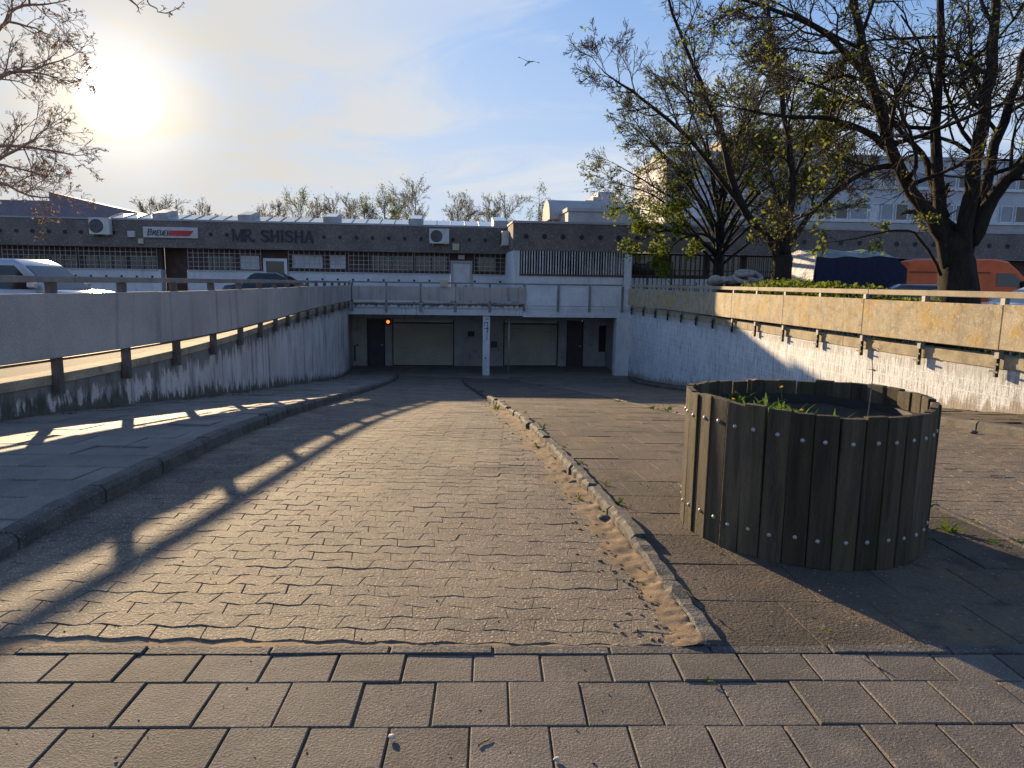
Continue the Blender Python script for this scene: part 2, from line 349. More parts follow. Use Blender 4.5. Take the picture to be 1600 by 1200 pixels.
postL = [(XL0(y), y) for y in [8.3 - 1.45 * 3, 8.3 - 1.45 * 2, 8.3 - 1.45] + [p[1] for p in postL]]
postR = [(XR0(y), y) for y in [10.8 - 1.63 * k for k in (4, 3, 2, 1)] + [p[1] for p in postR]]
XL = lambda Y: XL0(Y) - .07           # left wall face
XR = lambda Y: XR0(Y) + .07           # right wall face
def pcurve(pts, deg):
    pf = np.polyfit([p[1] for p in pts], [p[0] for p in pts], deg); lo = min(p[1] for p in pts); hi = max(p[1] for p in pts)
    return lambda Y: float(np.polyval(pf, min(max(Y, lo), hi)))
XKL = pcurve([(-2.72, 2.7), (-2.72, 3.6), (-2.73, 4.45), (-2.80, 5.8), (-2.90, 7.4), (-3.11, 10.8), (-3.6, 17), (-4.4, 24.4), (-5.0, 30.5)], 3)
XKR = pcurve([(.79, 2.7), (.77, 3.06), (.72, 3.7), (.65, 4.4), (.56, 5.2), (.45, 6.23), (.33, 7.3), (.14, 8.64), (-.33, 12.25), (-1.0, 19), (-2.18, 30.3)], 3)
XI = pcurve([(3.02, 2.7), (3.02, 4.2), (2.99, 4.86), (2.5, 10.8), (2.1, 13.6), (1.45, 21.6), (-.1, 30.3)], 3)
XF = pcurve([(6.2, 4), (6.0, 8.1), (5.72, 9.3), (5.45, 22.2), (5.2, 30.5)], 2)
TH = math.atan(.10); DK = 32.0
dirU = Vector((math.cos(TH), math.sin(TH), 0)); dirV = Vector((-math.sin(TH), math.cos(TH), 0))
PAVE_A = math.atan(.031); PAVE_Y = 2.66
def yline(X): return PAVE_Y + .031 * X

# ------------------------------------------------------------------ ground sheets
GZ = .20
g = MB()
def strip_ground(Ys, Xf, xo):
    for a, b in zip(Ys[:-1], Ys[1:]):
        q = [(Xf(a), a, GZ), (Xf(b), b, GZ), (xo, b, GZ), (xo, a, GZ)]
        if xo > 0: q = q[::-1]
        g.add(q[::-1], [(0, 1, 2, 3)])
YsW = [2.4] + list(np.arange(3.2, 31.0, .8)) + [31.2]
strip_ground(YsW, lambda Y: XL(Y) - .2, -900); YsR = [2.4] + list(np.arange(3.2, 32.0, .8)) + [32.5]
strip_ground(YsR, lambda Y: XR(Y) + .2, 900)
dkL, dkR = Vector((XL(31.2) - .2, 31.2, GZ)), Vector((XR(32.5) + .2, 32.5, GZ))
g.add([(-900, 31.2, GZ), dkL, dkR, (900, 32.5, GZ), (900, 2500, GZ), (-900, 2500, GZ)], [(0, 1, 2, 3, 4, 5)])
g.add([(-900, 2.4, GZ), (-900, 2.4, -.06), (XL(2.4) - .2, 2.4, -.06), (XL(2.4) - .2, 2.4, GZ)], [(0, 1, 2, 3)])
g.add([(900, 2.4, GZ), (XR(2.4) + .2, 2.4, GZ), (XR(2.4) + .2, 2.4, -.06), (900, 2.4, -.06)], [(0, 1, 2, 3)])
g.build('ground', MT['asphalt'], kind='structure', label='sandy asphalt parking level around the sunken ramp')
MB().add([(-900, -900, -.06), (900, -900, -.06), (900, 2.9, -.06), (-900, 2.9, -.06)], [(0, 1, 2, 3)]).build('street', MT['street'], kind='structure', label='street ground under and around the front pavement')

# ------------------------------------------------------------------ slabs and pavers
def slab_geo(P, zf, gap=.008, th=.05, bev=.006, dz=0., tilt=(0, 0)):
    """P: four corners (x, y) counter-clockwise. Returns verts, faces, centre."""
    cx, cy = sum(p[0] for p in P) / 4, sum(p[1] for p in P) / 4
    def ring(ins, down):
        out = []
        for x, y in P:
            dx, dy = x - cx, y - cy; l = math.hypot(dx, dy)
            k = max(0., 1 - ins * 1.414 / l); X, Y = cx + dx * k, cy + dy * k
            out.append((X, Y, zf(X, Y) + dz - down + tilt[0] * dx + tilt[1] * dy))
        return out
    vs = ring(gap / 2, th) + ring(gap / 2, bev) + ring(gap / 2 + bev, 0)
    fs = [(8, 9, 10, 11)]
    for i in range(4):
        j = (i + 1) % 4; fs += [(i, j, 4 + j, 4 + i), (4 + i, 4 + j, 8 + j, 8 + i)]
    return vs, fs, (cx, cy)
def put_slab(parent, vs, fs, c, mat, name='slab'):
    z = vs[8][2]; b = MB(); b.add([(x - c[0], y - c[1], v - z) for x, y, v in vs], fs)
    return b.build(name, mat, parent, loc=(c[0], c[1], z))

# front pavement: rows of square slabs
pv = MB().add([(-6, 0.2, -.013), (6, .2, -.013), (6, yline(6), -.013), (-6, yline(-6), -.013)], [(0, 1, 2, 3)]).build('pavement', MT['sand'], kind='structure', label='front pavement of square grey concrete slabs')
ca, sa = math.cos(PAVE_A), math.sin(PAVE_A)
def pav_xy(u, v): return (u * ca - v * sa, PAVE_Y + u * sa + v * ca)
rows = [(-.196, 0)] + [(-.196 - .268 * (k + 1), -.196 - .268 * k) for k in range(6)]
u_row1 = -1.613
for k, (v0, v1) in enumerate(rows):
    off = u_row1 + (.134 if k % 2 == 0 else 0)
    for i in range(-10, 22):
        u0 = off + i * .268
        if u0 < -4.3 or u0 > 4.2: continue
        q = [pav_xy(u0, v0), pav_xy(u0 + .268, v0), pav_xy(u0 + .268, v1), pav_xy(u0, v1)]
        vs, fs, c = slab_geo(q, lambda x, y: 0., gap=random.uniform(.004, .009), bev=.004, dz=random.gauss(0, .0022), tilt=(random.gauss(0, .004), random.gauss(0, .005)))
        put_slab(pv, vs, fs, c, MT['slab'])
# flush edging between pavement and ramp
ed = empty('edging', kind='structure', label='flush concrete edging between pavement and ramp')
u = -4.2
while u < 4.2:
    l = random.choice((.48, .5, .5, .42)); q = [pav_xy(u, .006), pav_xy(u + l, .006), pav_xy(u + l, .062), pav_xy(u, .062)]
    vs, fs, c = slab_geo(q, lambda x, y: 0., gap=.006, bev=.004, dz=.002 + random.gauss(0, .003), th=.1)
    put_slab(ed, vs, fs, c, MT['kerb'], 'edging_stone'); u += l

# paved lanes
PLEN, PWID, PAMP = .215, .112, .013
def tri(t): t = t % 1.; return 4 * abs(t - .5) - 1
def paver_geo(x0, row, y0, detail, dz, tl):
    ya, yb = y0 + row * PWID, y0 + (row + 1) * PWID; gp = .0005 + .0042 * max(0., fbm(x0 * .8, (y0 + row * PWID) * 1.1, 3.3) + .12) * random.uniform(.5, 1.2)
    sh = .018 if row % 2 else -.018
    n = 4 if detail else 1
    xs = [x0 + PLEN * i / n for i in range(n + 1)]
    low = [(x + (gp if i == 0 else -gp if i == n else 0), ya + gp + PAMP * tri(x / PLEN + .25)) for i, x in enumerate(xs)]
    up = [(x + (gp if i == 0 else -gp if i == n else 0) + sh, yb - gp + PAMP * tri((x) / PLEN + .25)) for i, x in enumerate(xs)]
    ring = low + up[::-1]; cx, cy = x0 + PLEN / 2, (ya + yb) / 2
    zf = lambda x, y: zr(y) + dz + tl[0] * (x - cx) + tl[1] * (y - cy)
    k = len(ring)
    if detail:
        ins = [(x + (cx - x) * .014, y + (cy - y) * .03) for x, y in ring]
        vs = [(x, y, zf(x, y) - .03) for x, y in ring] + [(x, y, zf(x, y) - .002) for x, y in ring] + [(x, y, zf(x, y)) for x, y in ins]
        fs = [tuple(range(2 * k, 3 * k))]
        for i in range(k):
            j = (i + 1) % k; fs += [(i, j, k + j, k + i), (k + i, k + j, 2 * k + j, 2 * k + i)]
    else:
        vs = [(x, y, zf(x, y) - .02) for x, y in ring] + [(x, y, zf(x, y)) for x, y in ring]
        fs = [tuple(range(k, 2 * k))] + [(i, (i + 1) % k, k + (i + 1) % k, k + i) for i in range(k)]
    return vs, fs, (cx, cy)
def bed(name, xa, xb, y0, y1, label, drop=.005, mat='joint'):
    if not callable(drop): d0 = drop; drop = lambda Y: d0
    b = MB(); ys = [y0] + list(np.arange(math.ceil(y0 / .5) * .5 + .5, y1, .5)) + [y1]
    for a, c in zip(ys[:-1], ys[1:]):
        b.add([(xa(a), a, zr(a) - drop(a)), (xb(a), a, zr(a) - drop(a)), (xb(c), c, zr(c) - drop(c)), (xa(c), c, zr(c) - drop(c))], [(0, 1, 2, 3)])
    return b.build(name, MT[mat], kind='structure', label=label)
def lane(name, xa, xb, y0, y1, label, pick):
    pb = bed(name, lambda Y: xa(Y) - .1, lambda Y: xb(Y) + .1, y0 - .1, y1, label)
    rest = MB(); n = 0; row = 0
    while y0 + (row + 1) * PWID < y1:
        yc = y0 + (row + .5) * PWID; a, b = xa(yc) - .04, xb(yc) + .04
        x = math.floor(a / PLEN) * PLEN + (PLEN / 2 if row % 2 else 0)
        while x + PLEN / 2 < b:
            if x + PLEN / 2 > a:
                wav = .004 * fbm(x * .9, yc * .9, 5) * min(1, (yc - 2.6) * .8)
                e0 = .012 * fbm(x * 1.3, 9.) if row < 2 else 0
                dz = wav * .8 + random.gauss(0, .0010); tl = (random.gauss(0, .003), random.gauss(0, .005) - (.02 if row == 0 else 0))
                if pick(x, yc) and n < 300:
                    vs, fs, c = paver_geo(x, row, y0, True, dz, tl); z = zr(c[1]) + dz
                    MB().add([(p - c[0], q - c[1], v - z) for p, q, v in vs], fs).build('paver', MT['paver'], pb, loc=(c[0], c[1], z)); n += 1
                else:
                    vs, fs, c = paver_geo(x, row, y0, yc < 9, dz, tl); rest.add(vs, fs)
            x += PLEN
        row += 1
    rest.build('paver_field', MT['paver'], pb, kind='stuff'); return pb
lane('ramp_road', lambda Y: XKL(Y) - .0, lambda Y: XKR(Y), 2.755, 31.2, 'ramp lane of wavy interlocking pavers going down to the left roller door', lambda x, y: True)
lane('ramp_road', lambda Y: XI(Y) + .03, lambda Y: XF(Y), 3.0, 31.6, 'second ramp lane of pavers to the right of the planter', lambda x, y: 3.9 < y < 9 and .5 < x / y < .78)

def rise(Y): t = min(1, max(0, (Y - 2.7) / 1.6)); return t * t * (3 - 2 * t) * .95 + .05
def slab_area(name, xa, xb, y0, y1, row, colw, off, mat, label, maxobj=290, jit=.004, tl=.012, extra=None, under=.03, gap=.008, bev=.006):
    pb = bed(name, lambda Y: xa(Y), lambda Y: xb(Y), y0, y1, label, drop=lambda Y: under - off * rise(Y))
    rest = MB(); n = 0; k = 0; y = y0
    while y < y1 - .05:
        ye = min(y + row, y1); yc = (y + ye) / 2
        nc = max(1, round((xb(yc) - xa(yc)) / colw)); st = .5 if k % 2 else 0
        us = [0] + [(i + st) / nc for i in range(nc + 1) if 0.12 / nc < (i + st) / nc < 1 - .12 / nc] + [1]
        for u0, u1 in zip(us[:-1], us[1:]):
            q = [(xa(y) + (xb(y) - xa(y)) * u0, y), (xa(y) + (xb(y) - xa(y)) * u1, y), (xa(ye) + (xb(ye) - xa(ye)) * u1, ye), (xa(ye) + (xb(ye) - xa(ye)) * u0, ye)]
            dz = random.gauss(0, jit); t = (random.gauss(0, tl), random.gauss(0, tl))
            if extra: 
                e = extra((q[0][0] + q[2][0]) / 2, yc)
                if e: dz, t = e
            vs, fs, c = slab_geo(q, lambda x_, y_: zr(y_) + off * rise(y_), gap=gap, bev=bev, dz=dz, tilt=t)
            if n < maxobj: put_slab(pb, vs, fs, c, mat); n += 1
            else: rest.add(vs, fs)
        y = ye; k += 1
    if rest.v: rest.build('slab_field', mat, pb, kind='stuff')
    return pb
def lifted(x, y):
    h = noise.random() if False else random.random()
    if y < 10 and h < .11: return (random.uniform(.006, .016), (random.gauss(0, .03), random.uniform(-.06, .05)))
slab_area('walkway', lambda Y: XL(Y) - .02, lambda Y: XKL(Y) - .125, 2.72, 30.9, .42, .46, .105, MT['walk'], 'left walkway of uneven grey slabs under the stained wall', extra=lifted, tl=.009)
slab_area('traffic_island', lambda Y: XKR(Y) + .07, lambda Y: XI(Y) - .03, 2.755, 30.2, .42, .46, .048, MT['island'], 'dirty slab island between the two ramp lanes', jit=.0015, tl=.003, under=.006, gap=.005, bev=.0025)
slab_area('walkway', lambda Y: XF(Y) + .125, lambda Y: XR(Y) + .02, 2.8, 31.5, .5, .5, .105, MT['island'], 'right walkway of brown slabs along the white wall', jit=.005)

def kerb_run(name, xf, y0, y1, length, thick, top_, side, mat, label, jit=.006, up_bev=.02, gap=.008, n=4):
    """side: +1 stones lie on +X of the curve, -1 on -X."""
    pb = empty(name, kind='structure', label=label); y = y0; i = 0
    while y < y1:
        L = length * random.uniform(.85, 1.1); ye = min(y + L, y1)
        dzz = random.gauss(0, jit); dx = random.gauss(0, jit * .8); b = MB()
        st = []
        for k in range(n + 1):
            Y = y + gap + (ye - y - 2 * gap) * k / n; X = xf(Y) + dx; s = side; top = top_ * rise(Y) + .012
            r_ = lambda a=.006: random.gauss(0, a * min(1, jit / .006))
            prof = [(X, zr(Y) - .08), (X + r_() * .6, zr(Y) + top - up_bev), (X + s * up_bev + r_(), zr(Y) + top + dzz + r_(.003)), (X + s * (thick - .006) + r_(), zr(Y) + top + dzz + r_(.003)), (X + s * thick, zr(Y) + top - .012), (X + s * thick, zr(Y) - .08)]
            st.append([(x, Y, z) for x, z in prof])
        m_ = len(st[0]); vs = [p for s_ in st for p in s_]
        fs = [(a * m_ + j, a * m_ + j + 1, (a + 1) * m_ + j + 1, (a + 1) * m_ + j) for a in range(n) for j in range(m_ - 1)]
        if side > 0: fs = [f[::-1] for f in fs]
        fs += [tuple(range(m_)), tuple(range(n * m_, (n + 1) * m_))[::-1]]
        c = Vector(st[0][0]); b.add([Vector(p) - c for p in vs], fs)
        o = b.build('kerb_stone', mat, pb, loc=c); y = ye; i += 1
    return pb
kerb_run('kerb', XKL, 2.72, 30.9, 1.0, .12, .112, -1, MT['kerb'], 'raised dark kerb along the left side of the ramp', jit=.004, up_bev=.03)
kerb_run('kerb', XKR, 2.75, 30.3, .55, .085, .075, 1, MT['kerb'], 'broken narrow kerb between the ramp and the island', jit=.013, up_bev=.02, n=9)
kerb_run('kerb', lambda Y: XI(Y) + .03, 2.76, 30.3, 1.0, .06, .05, -1, MT['kerb'], 'low edging along the right side of the island', jit=.005, up_bev=.01)
kerb_run('kerb', XF, 2.8, 31.5, 1.0, .12, .112, 1, MT['kerb'], 'raised kerb below the white wall on the right', jit=.004, up_bev=.03)

# sand washed against the island kerb and the front edging
b = MB(); NY, NX = 330, 26
for i in range(NY + 1):
    Y = 2.74 + 9.5 * (i / NY) ** 1.25
    for j in range(NX + 1):
        d = .62 * (j / NX) ** 1.3; X = XKR(Y) + .01 - d
        w = .5 + .5 * fbm(X * 1.7, Y * 1.1, 2); n_ = .5 + .5 * fbm(X * 9, Y * 7, 1.)
        n2 = .5 + .5 * fbm(X * 34, Y * 26, 3.)
        h = (.045 * math.exp(-d / (.05 + .13 * w)) * (.3 + .9 * n_) + .020 * n2 - .017) * (1 - j / NX) ** .3 - .012 * (j / NX) ** 2
        b.v.append((X, Y, zr(Y) + h + .001))
for i in range(NY):
    for j in range(NX):
        a = i * (NX + 1) + j; b.f.append((a, a + NX + 1, a + NX + 2, a + 1))
b.build('sand_drift', MT['sand'], kind='stuff', smooth=True, label='orange brown sand washed up along the broken kerb', category=None) if False else tag(b.build('sand_drift', MT['sand'], smooth=True), 'orange brown sand washed up along the broken kerb', 'sand', kind='stuff')
b = MB(); NX = 260; NY = 10
for i in range(NX + 1):
    u = -3.6 + 6.6 * i / NX
    for j in range(NY + 1):
        v = .058 + .15 * j / NY; X, Y = pav_xy(u, v)
        n_ = .5 + .5 * fbm(X * 4, Y * 12, 7.); n2 = fbm(X * 22, Y * 22, 4.)
        h = -.004 + .013 * (.5 + .5 * fbm(X * 1.6, 3., 1.)) * (.4 + .6 * n_) * (1 - (j / NY)) - .018 * (j / NY) + .004 * n2
        b.v.append((X, Y, h - .004))
for i in range(NX):
    for j in range(NY):
        a = i * (NY + 1) + j; b.f.append((a, a + NY + 1, a + NY + 2, a + 1))
tag(b.build('sand_strip', MT['sand'], smooth=True), 'thin strip of sand between edging and first row of pavers', 'sand', kind='stuff')

# ------------------------------------------------------------------ retaining walls
def wall_run(root, name, xf, y0, y1, seg, side, zb, zt, mat, thick=.22, nz=7):
    y = y0
    while y < y1 - .01:
        ye = min(y + seg, y1); b = MB(); hb = []; ht = []
        st = max(2, int((ye - y) / .4)); ring = nz + 3
        for k in range(st + 1):
            Y = y + .006 + (ye - y - .012) * k / st; X = xf(Y); lo, hi = zb(Y), zt(Y)
            for i in range(nz + 1):
                z = lo + (hi - lo) * i / nz; b.v.append((X + side * 0, Y, z)); hb.append(z - lo - .12); ht.append(hi - z)
            b.v.append((X + side * thick, Y, hi)); hb.append(9); ht.append(0); b.v.append((X + side * thick, Y, lo)); hb.append(9); ht.append(9)
        for k in range(st):
            for i in range(ring):
                a, c = k * ring + i, k * ring + (i + 1) % ring
                b.f.append((a, a + ring, c + ring, c) if side < 0 else (a, c, c + ring, a + ring))
        b.f += [tuple(range(ring)), tuple(range(st * ring, (st + 1) * ring))]
        b.build(name, mat, root, attrs={'hb': hb, 'ht': ht}); y = ye
def strip_box(root, name, xf, y0, y1, seg, x_in, x_out, zb, zt, mat, jit=0., bev=.006):
    """bars following a curve, split in lengths; x_in/x_out are offsets from the curve"""
    y = y0; out = []
    while y < y1 - .01:
        ye = min(y + seg, y1); b = MB(); n = max(1, int((ye - y) / .8)); st = []
        dz = random.gauss(0, jit)
        for k in range(n + 1):
            Y = y + .004 + (ye - y - .008) * k / n; X = xf(Y)
            st += [(X + x_in, Y, zb(Y) + dz), (X + x_out, Y, zb(Y) + dz), (X + x_out, Y, zt(Y) + dz), (X + x_in, Y, zt(Y) + dz)]
        for k in range(n):
            for i in range(4):
                a, c = k * 4 + i, k * 4 + (i + 1) % 4; b.f.append((a, c, c + 4, a + 4))
        b.f += [(3, 2, 1, 0), tuple(n * 4 + i for i in range(4))]; b.v = st
        out.append(b.build(name, mat, root, bevel=bev, seg=1)); y = ye
    return out
copL = lambda Y: float(np.interp(Y, [8.3, 18], [.30, .42])); copR = lambda Y: float(np.interp(Y, [10, 32], [.445, .36]))
wl = empty('retaining_wall', (0, 0, 0), label='stained grey concrete retaining wall on the left of the ramp', cat='wall')
wall_run(wl, 'wall_panel', XL, 2.75, 31.3, 4.8, -1, lambda Y: zr(Y) - .05, lambda Y: copL(Y) - .12, MT['wallL'])
strip_box(wl, 'coping', XL, 2.75, 31.3, 2.4, -.30, .025, lambda Y: copL(Y) - .116, copL, MT['coping'])
wr = empty('retaining_wall', (0, 0, 0), label='white painted ribbed retaining wall on the right of the ramp', cat='wall')
wall_run(wr, 'wall_panel', XR, 2.8, 32.45, 4.8, 1, lambda Y: zr(Y) - .05, lambda Y: copR(Y) - .20, MT['white'], nz=9)
strip_box(wr, 'coping', XR, 2.8, 32.45, 2.4, -.02, .30, lambda Y: copR(Y) - .196, copR, MT['coping'])

# ------------------------------------------------------------------ railings on the two walls
def railing(label, posts, xf, inward, f_rail, f_pt, f_pb, zpost, mpanel, mrail, mpost, seg, dark_ties, f_th=.10):
    rt = empty('guard_railing', (posts[0][0], posts[0][1], GZ), label=label, cat='railing', group='concrete panel railings round the ramp')
    Minv = Matrix.Translation(-Vector(rt.location))
    made = []
    y0, y1 = posts[0][1], posts[-1][1]
    s = inward
    made += strip_box(None, 'panel', xf, y0 - .1, y1 + .3, seg, s * .045 if s > 0 else s * .10, s * .10 if s > 0 else s * .045, f_pb, f_pt, mpanel, .003, .008)
    made += strip_box(None, 'top_rail', xf, y0 - .1, y1 + .3, seg * 1.5, -.03, .03, lambda Y: f_rail(Y) - f_th, f_rail, mrail, .002, .008)
    for (X, Y) in posts:
        b = MB(); zt = f_rail(Y) - f_th
        if dark_ties:
            b.box(X - .03, X + .045, Y - .05, Y + .05, zpost(Y) + .24, zt); made.append(b.build('post', mpost))
            d = MB().box(X - .035, X + .02, Y - .022, Y + .022, zpost(Y) - .05, zpost(Y) + .238)
            for zz in (.02, .14): d.box(X - .055, X - .036, Y - .10, Y + .10, zpost(Y) + zz, zpost(Y) + zz + .03)
            made.append(d.build('anchor_tie', MT['dark']))
        else:
            b.box(X - .045, X + .04, Y - .05, Y + .05, zpost(Y), zt); made.append(b.build('post', mpost))
    if not dark_ties:   # steel bar running under the panels
        made += strip_box(None, 'bottom_bar', xf, y0, y1, 3.2, -.02, .01, lambda Y: f_pb(Y) - .045, lambda Y: f_pb(Y) - .015, mpost, 0, 0)
    for o in made:
        o.parent = rt; o.matrix_parent_inverse = Minv
    return rt
ip = lambda a, b, y0=7.4, y1=31.4: (lambda Y: float(np.interp(Y, [y0, y1], [a, b])))
railing('grey concrete panel railing on the stained left wall', postL, XL0, 1, ip(1.47, 1.33), ip(1.265, 1.16), ip(.51, .50), lambda Y: copL(Y) - .23, MT['panelL'], MT['railL'], MT['postL'], 3.2, False, .075)
railing('tan lichen covered panel railing on the white right wall', postR, XR0, -1, ip(1.43, 1.36, 10.8, 32), ip(1.235, 1.18, 10.8, 32), ip(.55, .44, 10.8, 32), lambda Y: .17 - .1 * (Y - 10.8) / 22, MT['panelR'], MT['rail'], MT['post'], 3.26, True)

# ------------------------------------------------------------------ garage under the parking deck (local frame: u along, v inward, z up)
ga = empty('garage_entrance', (0, DK, 0), TH, label='sunken garage front with two roller doors under the parking deck', cat='garage')
def fac(px, py, Y0):
    d = ray(px, py); t = Y0 / (d.y - .10 * d.x); p = d * t
    return p.x / math.cos(TH), p.z + EYE
def fu(px, py, Y0): return fac(px, py, Y0)[0]
def fz(px, py, Y0): return fac(px, py, Y0)[1]
uL, uR = fu(548, 490, DK), fu(972, 500, DK)
uS = fu(817, 480, DK)          # where the low ledge ends and the tall white parapet starts
ZB = fz(660, 492, DK)          # beam underside
ZF = -2.85
def fbox(root, name, mat, u0, u1, v0, v1, z0, z1, bevel=0, parent=None, **kw):
    b = MB().box(u0, u1, v0, v1, z0, z1); return b.build(name, mat, parent or root, bevel=bevel, **kw)
def grid_beam(name, u0, u1, z0, z1, v0, v1, mat, parent):
    b = MB(); ht = []; n = 24; m_ = 6
    for i in range(n + 1):
        for j in range(m_ + 1):
            b.v.append((u0 + (u1 - u0) * i / n, v0, z0 + (z1 - z0) * j / m_)); ht.append((z1 - z0) * (1 - j / m_))
    for i in range(n):
        for j in range(m_):
            a = i * (m_ + 1) + j; b.f.append((a, a + m_ + 1, a + m_ + 2, a + 1))
    k = len(b.v); b.box(u0, u1, v0 + .002, v1, z0, z1); ht += [9] * 8
    return b.build(name, mat, parent, attrs={'ht': ht})
grid_beam('beam', uL - .3, uS, ZB, .38, 0, .45, MT['beam'], ga)
fbox(ga, 'ledge', MT['coping'], uL - .3, uS, -.05, .45, .383, .425)
PT = fz(890, 449, DK)
grid_beam('parapet', uS + .004, uR + .35, ZB - .05, .33, -.03, .40, MT['parapet'], ga)
grid_beam('parapet', uS + .004, uR + .35, .345, PT, -.04, .40, MT['parapet'], ga)
fbox(ga, 'ceiling', MT['inner'], uL - .6, uR + .5, .46, 5.0, ZB + .05, .15)
VB = 3.6                        # back wall depth
def bz(px, py): return fac(px, py, DK + VB * .995)
bl = lambda x: bz(x, 540)[0]
zdt = fz(670, 500, DK + VB)
wallsegs = [(uL - .6, bl(585)), (bl(613), bl(625)), (bl(720), bl(798)), (bl(882), bl(896)), (bl(922), uR + 1.0)]
for a, c in wallsegs: fbox(ga, 'back_wall', MT['inner'], a, c, VB, VB + .2, ZF - .1, ZB + .05)
for a, c in ((bl(585), bl(613)), (bl(625), bl(720)), (bl(798), bl(882)), (bl(896), bl(922))): fbox(ga, 'lintel', MT['inner'], a, c, VB, VB + .2, zdt + .04, ZB + .05)
fbox(ga, 'side_wall', MT['inner'], uL - .75, uL - .4, .3, VB, ZF - .1, ZB + .05)
fbox(ga, 'jamb', MT['parapet'], fu(962, 540, DK), uR + .4, -.02, .5, ZF - .1, ZB - .055)
fbox(ga, 'side_wall', MT['inner'], uR + .1, uR + .4, .52, VB, ZF - .1, ZB + .05)
fbox(ga, 'back_recess', MT['steel_door'], bl(585), bl(922), VB + .45, VB + .5, ZF - .1, ZB)
def roller(x0, x1):
    a, c = bl(x0) + .03, bl(x1) - .03; r_ = MB(); z = ZF + .02; n = int((zdt - .1 - z) / .095)
    prof = []
    for i in range(n):
        zz = z + i * .095; prof += [(VB + .10, zz), (VB + .04, zz + .02), (VB + .05, zz + .07), (VB + .10, zz + .095)]
    vs = [(a, v, q) for v, q in prof] + [(c, v, q) for v, q in prof]; k = len(prof)
    r_.add(vs, [(i, i + k, i + k + 1, i + 1) for i in range(k - 1)])
    d = r_.build('roller_door', MT['roller'], ga)
    MB().box(a, c, VB + .03, VB + .12, zdt - .12, zdt + .03).build('shutter_box', MT['roller'], d)
    MB().box(a, c, VB + .055, VB + .068, ZF, ZF + .09).build('bottom_bar', MT['dark'], d)
    for q in (a - .05, c): MB().box(q, q + .05, VB - .03, VB + .12, ZF, zdt).build('guide_rail', MT['dark'], d)
roller(625, 720); roller(798, 882)
for x0, x1 in ((585, 613), (896, 922)):
    a, c = bl(x0), bl(x1); d = MB().box(a + .05, c - .05, VB + .06, VB + .11, ZF, zdt).build('steel_door', MT['steel_door'], ga)
    f = MB(); f.box(a, a + .05, VB - .01, VB + .12, ZF, zdt + .04); f.box(c - .05, c, VB - .01, VB + .12, ZF, zdt + .04); f.build('door_frame', MT['dark'], d)
    MB().box(c - .2, c - .1, VB + .0, VB + .055, ZF + 1.0, ZF + 1.06).build('handle', MT['galv'], d)
# columns and pipe at the front
cu0, cu1 = fu(754.5, 540, DK), fu(765.5, 540, DK)
co = fbox(ga, 'column', MT['parapet'], cu0, cu1, .1, .42, ZF - .1, ZB, bevel=.012)
for (a, c, z0, z1) in ((.2, .7, -.45, -.42), (.6, .68, -.9, -.42), (.15, .8, -.72, -.69), (.55, .62, -1.25, -.72), (.35, .5, -2.1, -2.02), (.2, .28, -.62, -.45), (.3, .75, -.30, -.27)):
    MB().box(cu0 + (cu1 - cu0) * a, cu0 + (cu1 - cu0) * c, .094, .099, z0, z1).build('paint_mark', MT['blackmark_hole'], co)
pu = fu(797, 540, DK); MB().tube([(pu, .6, ZF - .05), (pu, .6, ZB + .05)], .045, 10).build('downpipe', MT['galv'], ga, smooth=True)
w = MB(); hu = bl(566); w.tube([(hu, VB - .1, ZF + .25), (hu, VB - .1, ZF + 1.0), (hu + .18, VB - .12, ZF + 1.05)], .03, 8); w.build('hydrant_pipe', MT['dark'], ga, smooth=True)
hu = bl(783); MB().box(hu - .16, hu + .16, VB - .12, VB - .01, ZF + .95, ZF + 1.25).build('wall_box', MT['steel_door'], ga)
fbox(ga, 'wall_box', MT['dark'], bl(742), bl(752), VB - .1, VB - .005, ZF + 1.5, ZF + 1.75)
wd = fbox(ga, 'dark_opening', MT['blackmark_hole'], bl(946), bl(962), VB - .02, VB - .004, ZF + .75, ZF + 2.1)  # black sheet on the wall, shade of the opening put into its colour
fl = MB(); 
fl.add([(uL - .6, -1.5, ZF - .004), (uR + .4, -1.5, ZF - .004), (uR + .4, VB + .5, ZF - .004), (uL - .6, VB + .5, ZF - .004)], [(0, 1, 2, 3)])
fl.build('floor', MT['walk'], ga)
# signal lamp
u_, z_ = fac(617, 503, DK + VB - .2)
lt = empty('signal_lamp', ga.matrix_basis @ Vector((u_, VB - .2, z_)), TH, label='small orange lit signal lamp beside the left steel door', cat='lamp')
MB().box(-.11, .11, .02, .196, -.16, .16).build('housing', MT['dark'], lt, bevel=.02)
o = MB().lathe([(0, .045), (.05, .04), (.075, .015), (.08, 0)], 16); o.v = [(x, -z + .02, y) for x, y, z in o.v]; o.build('lens', MT['lampon'], lt, smooth=True)

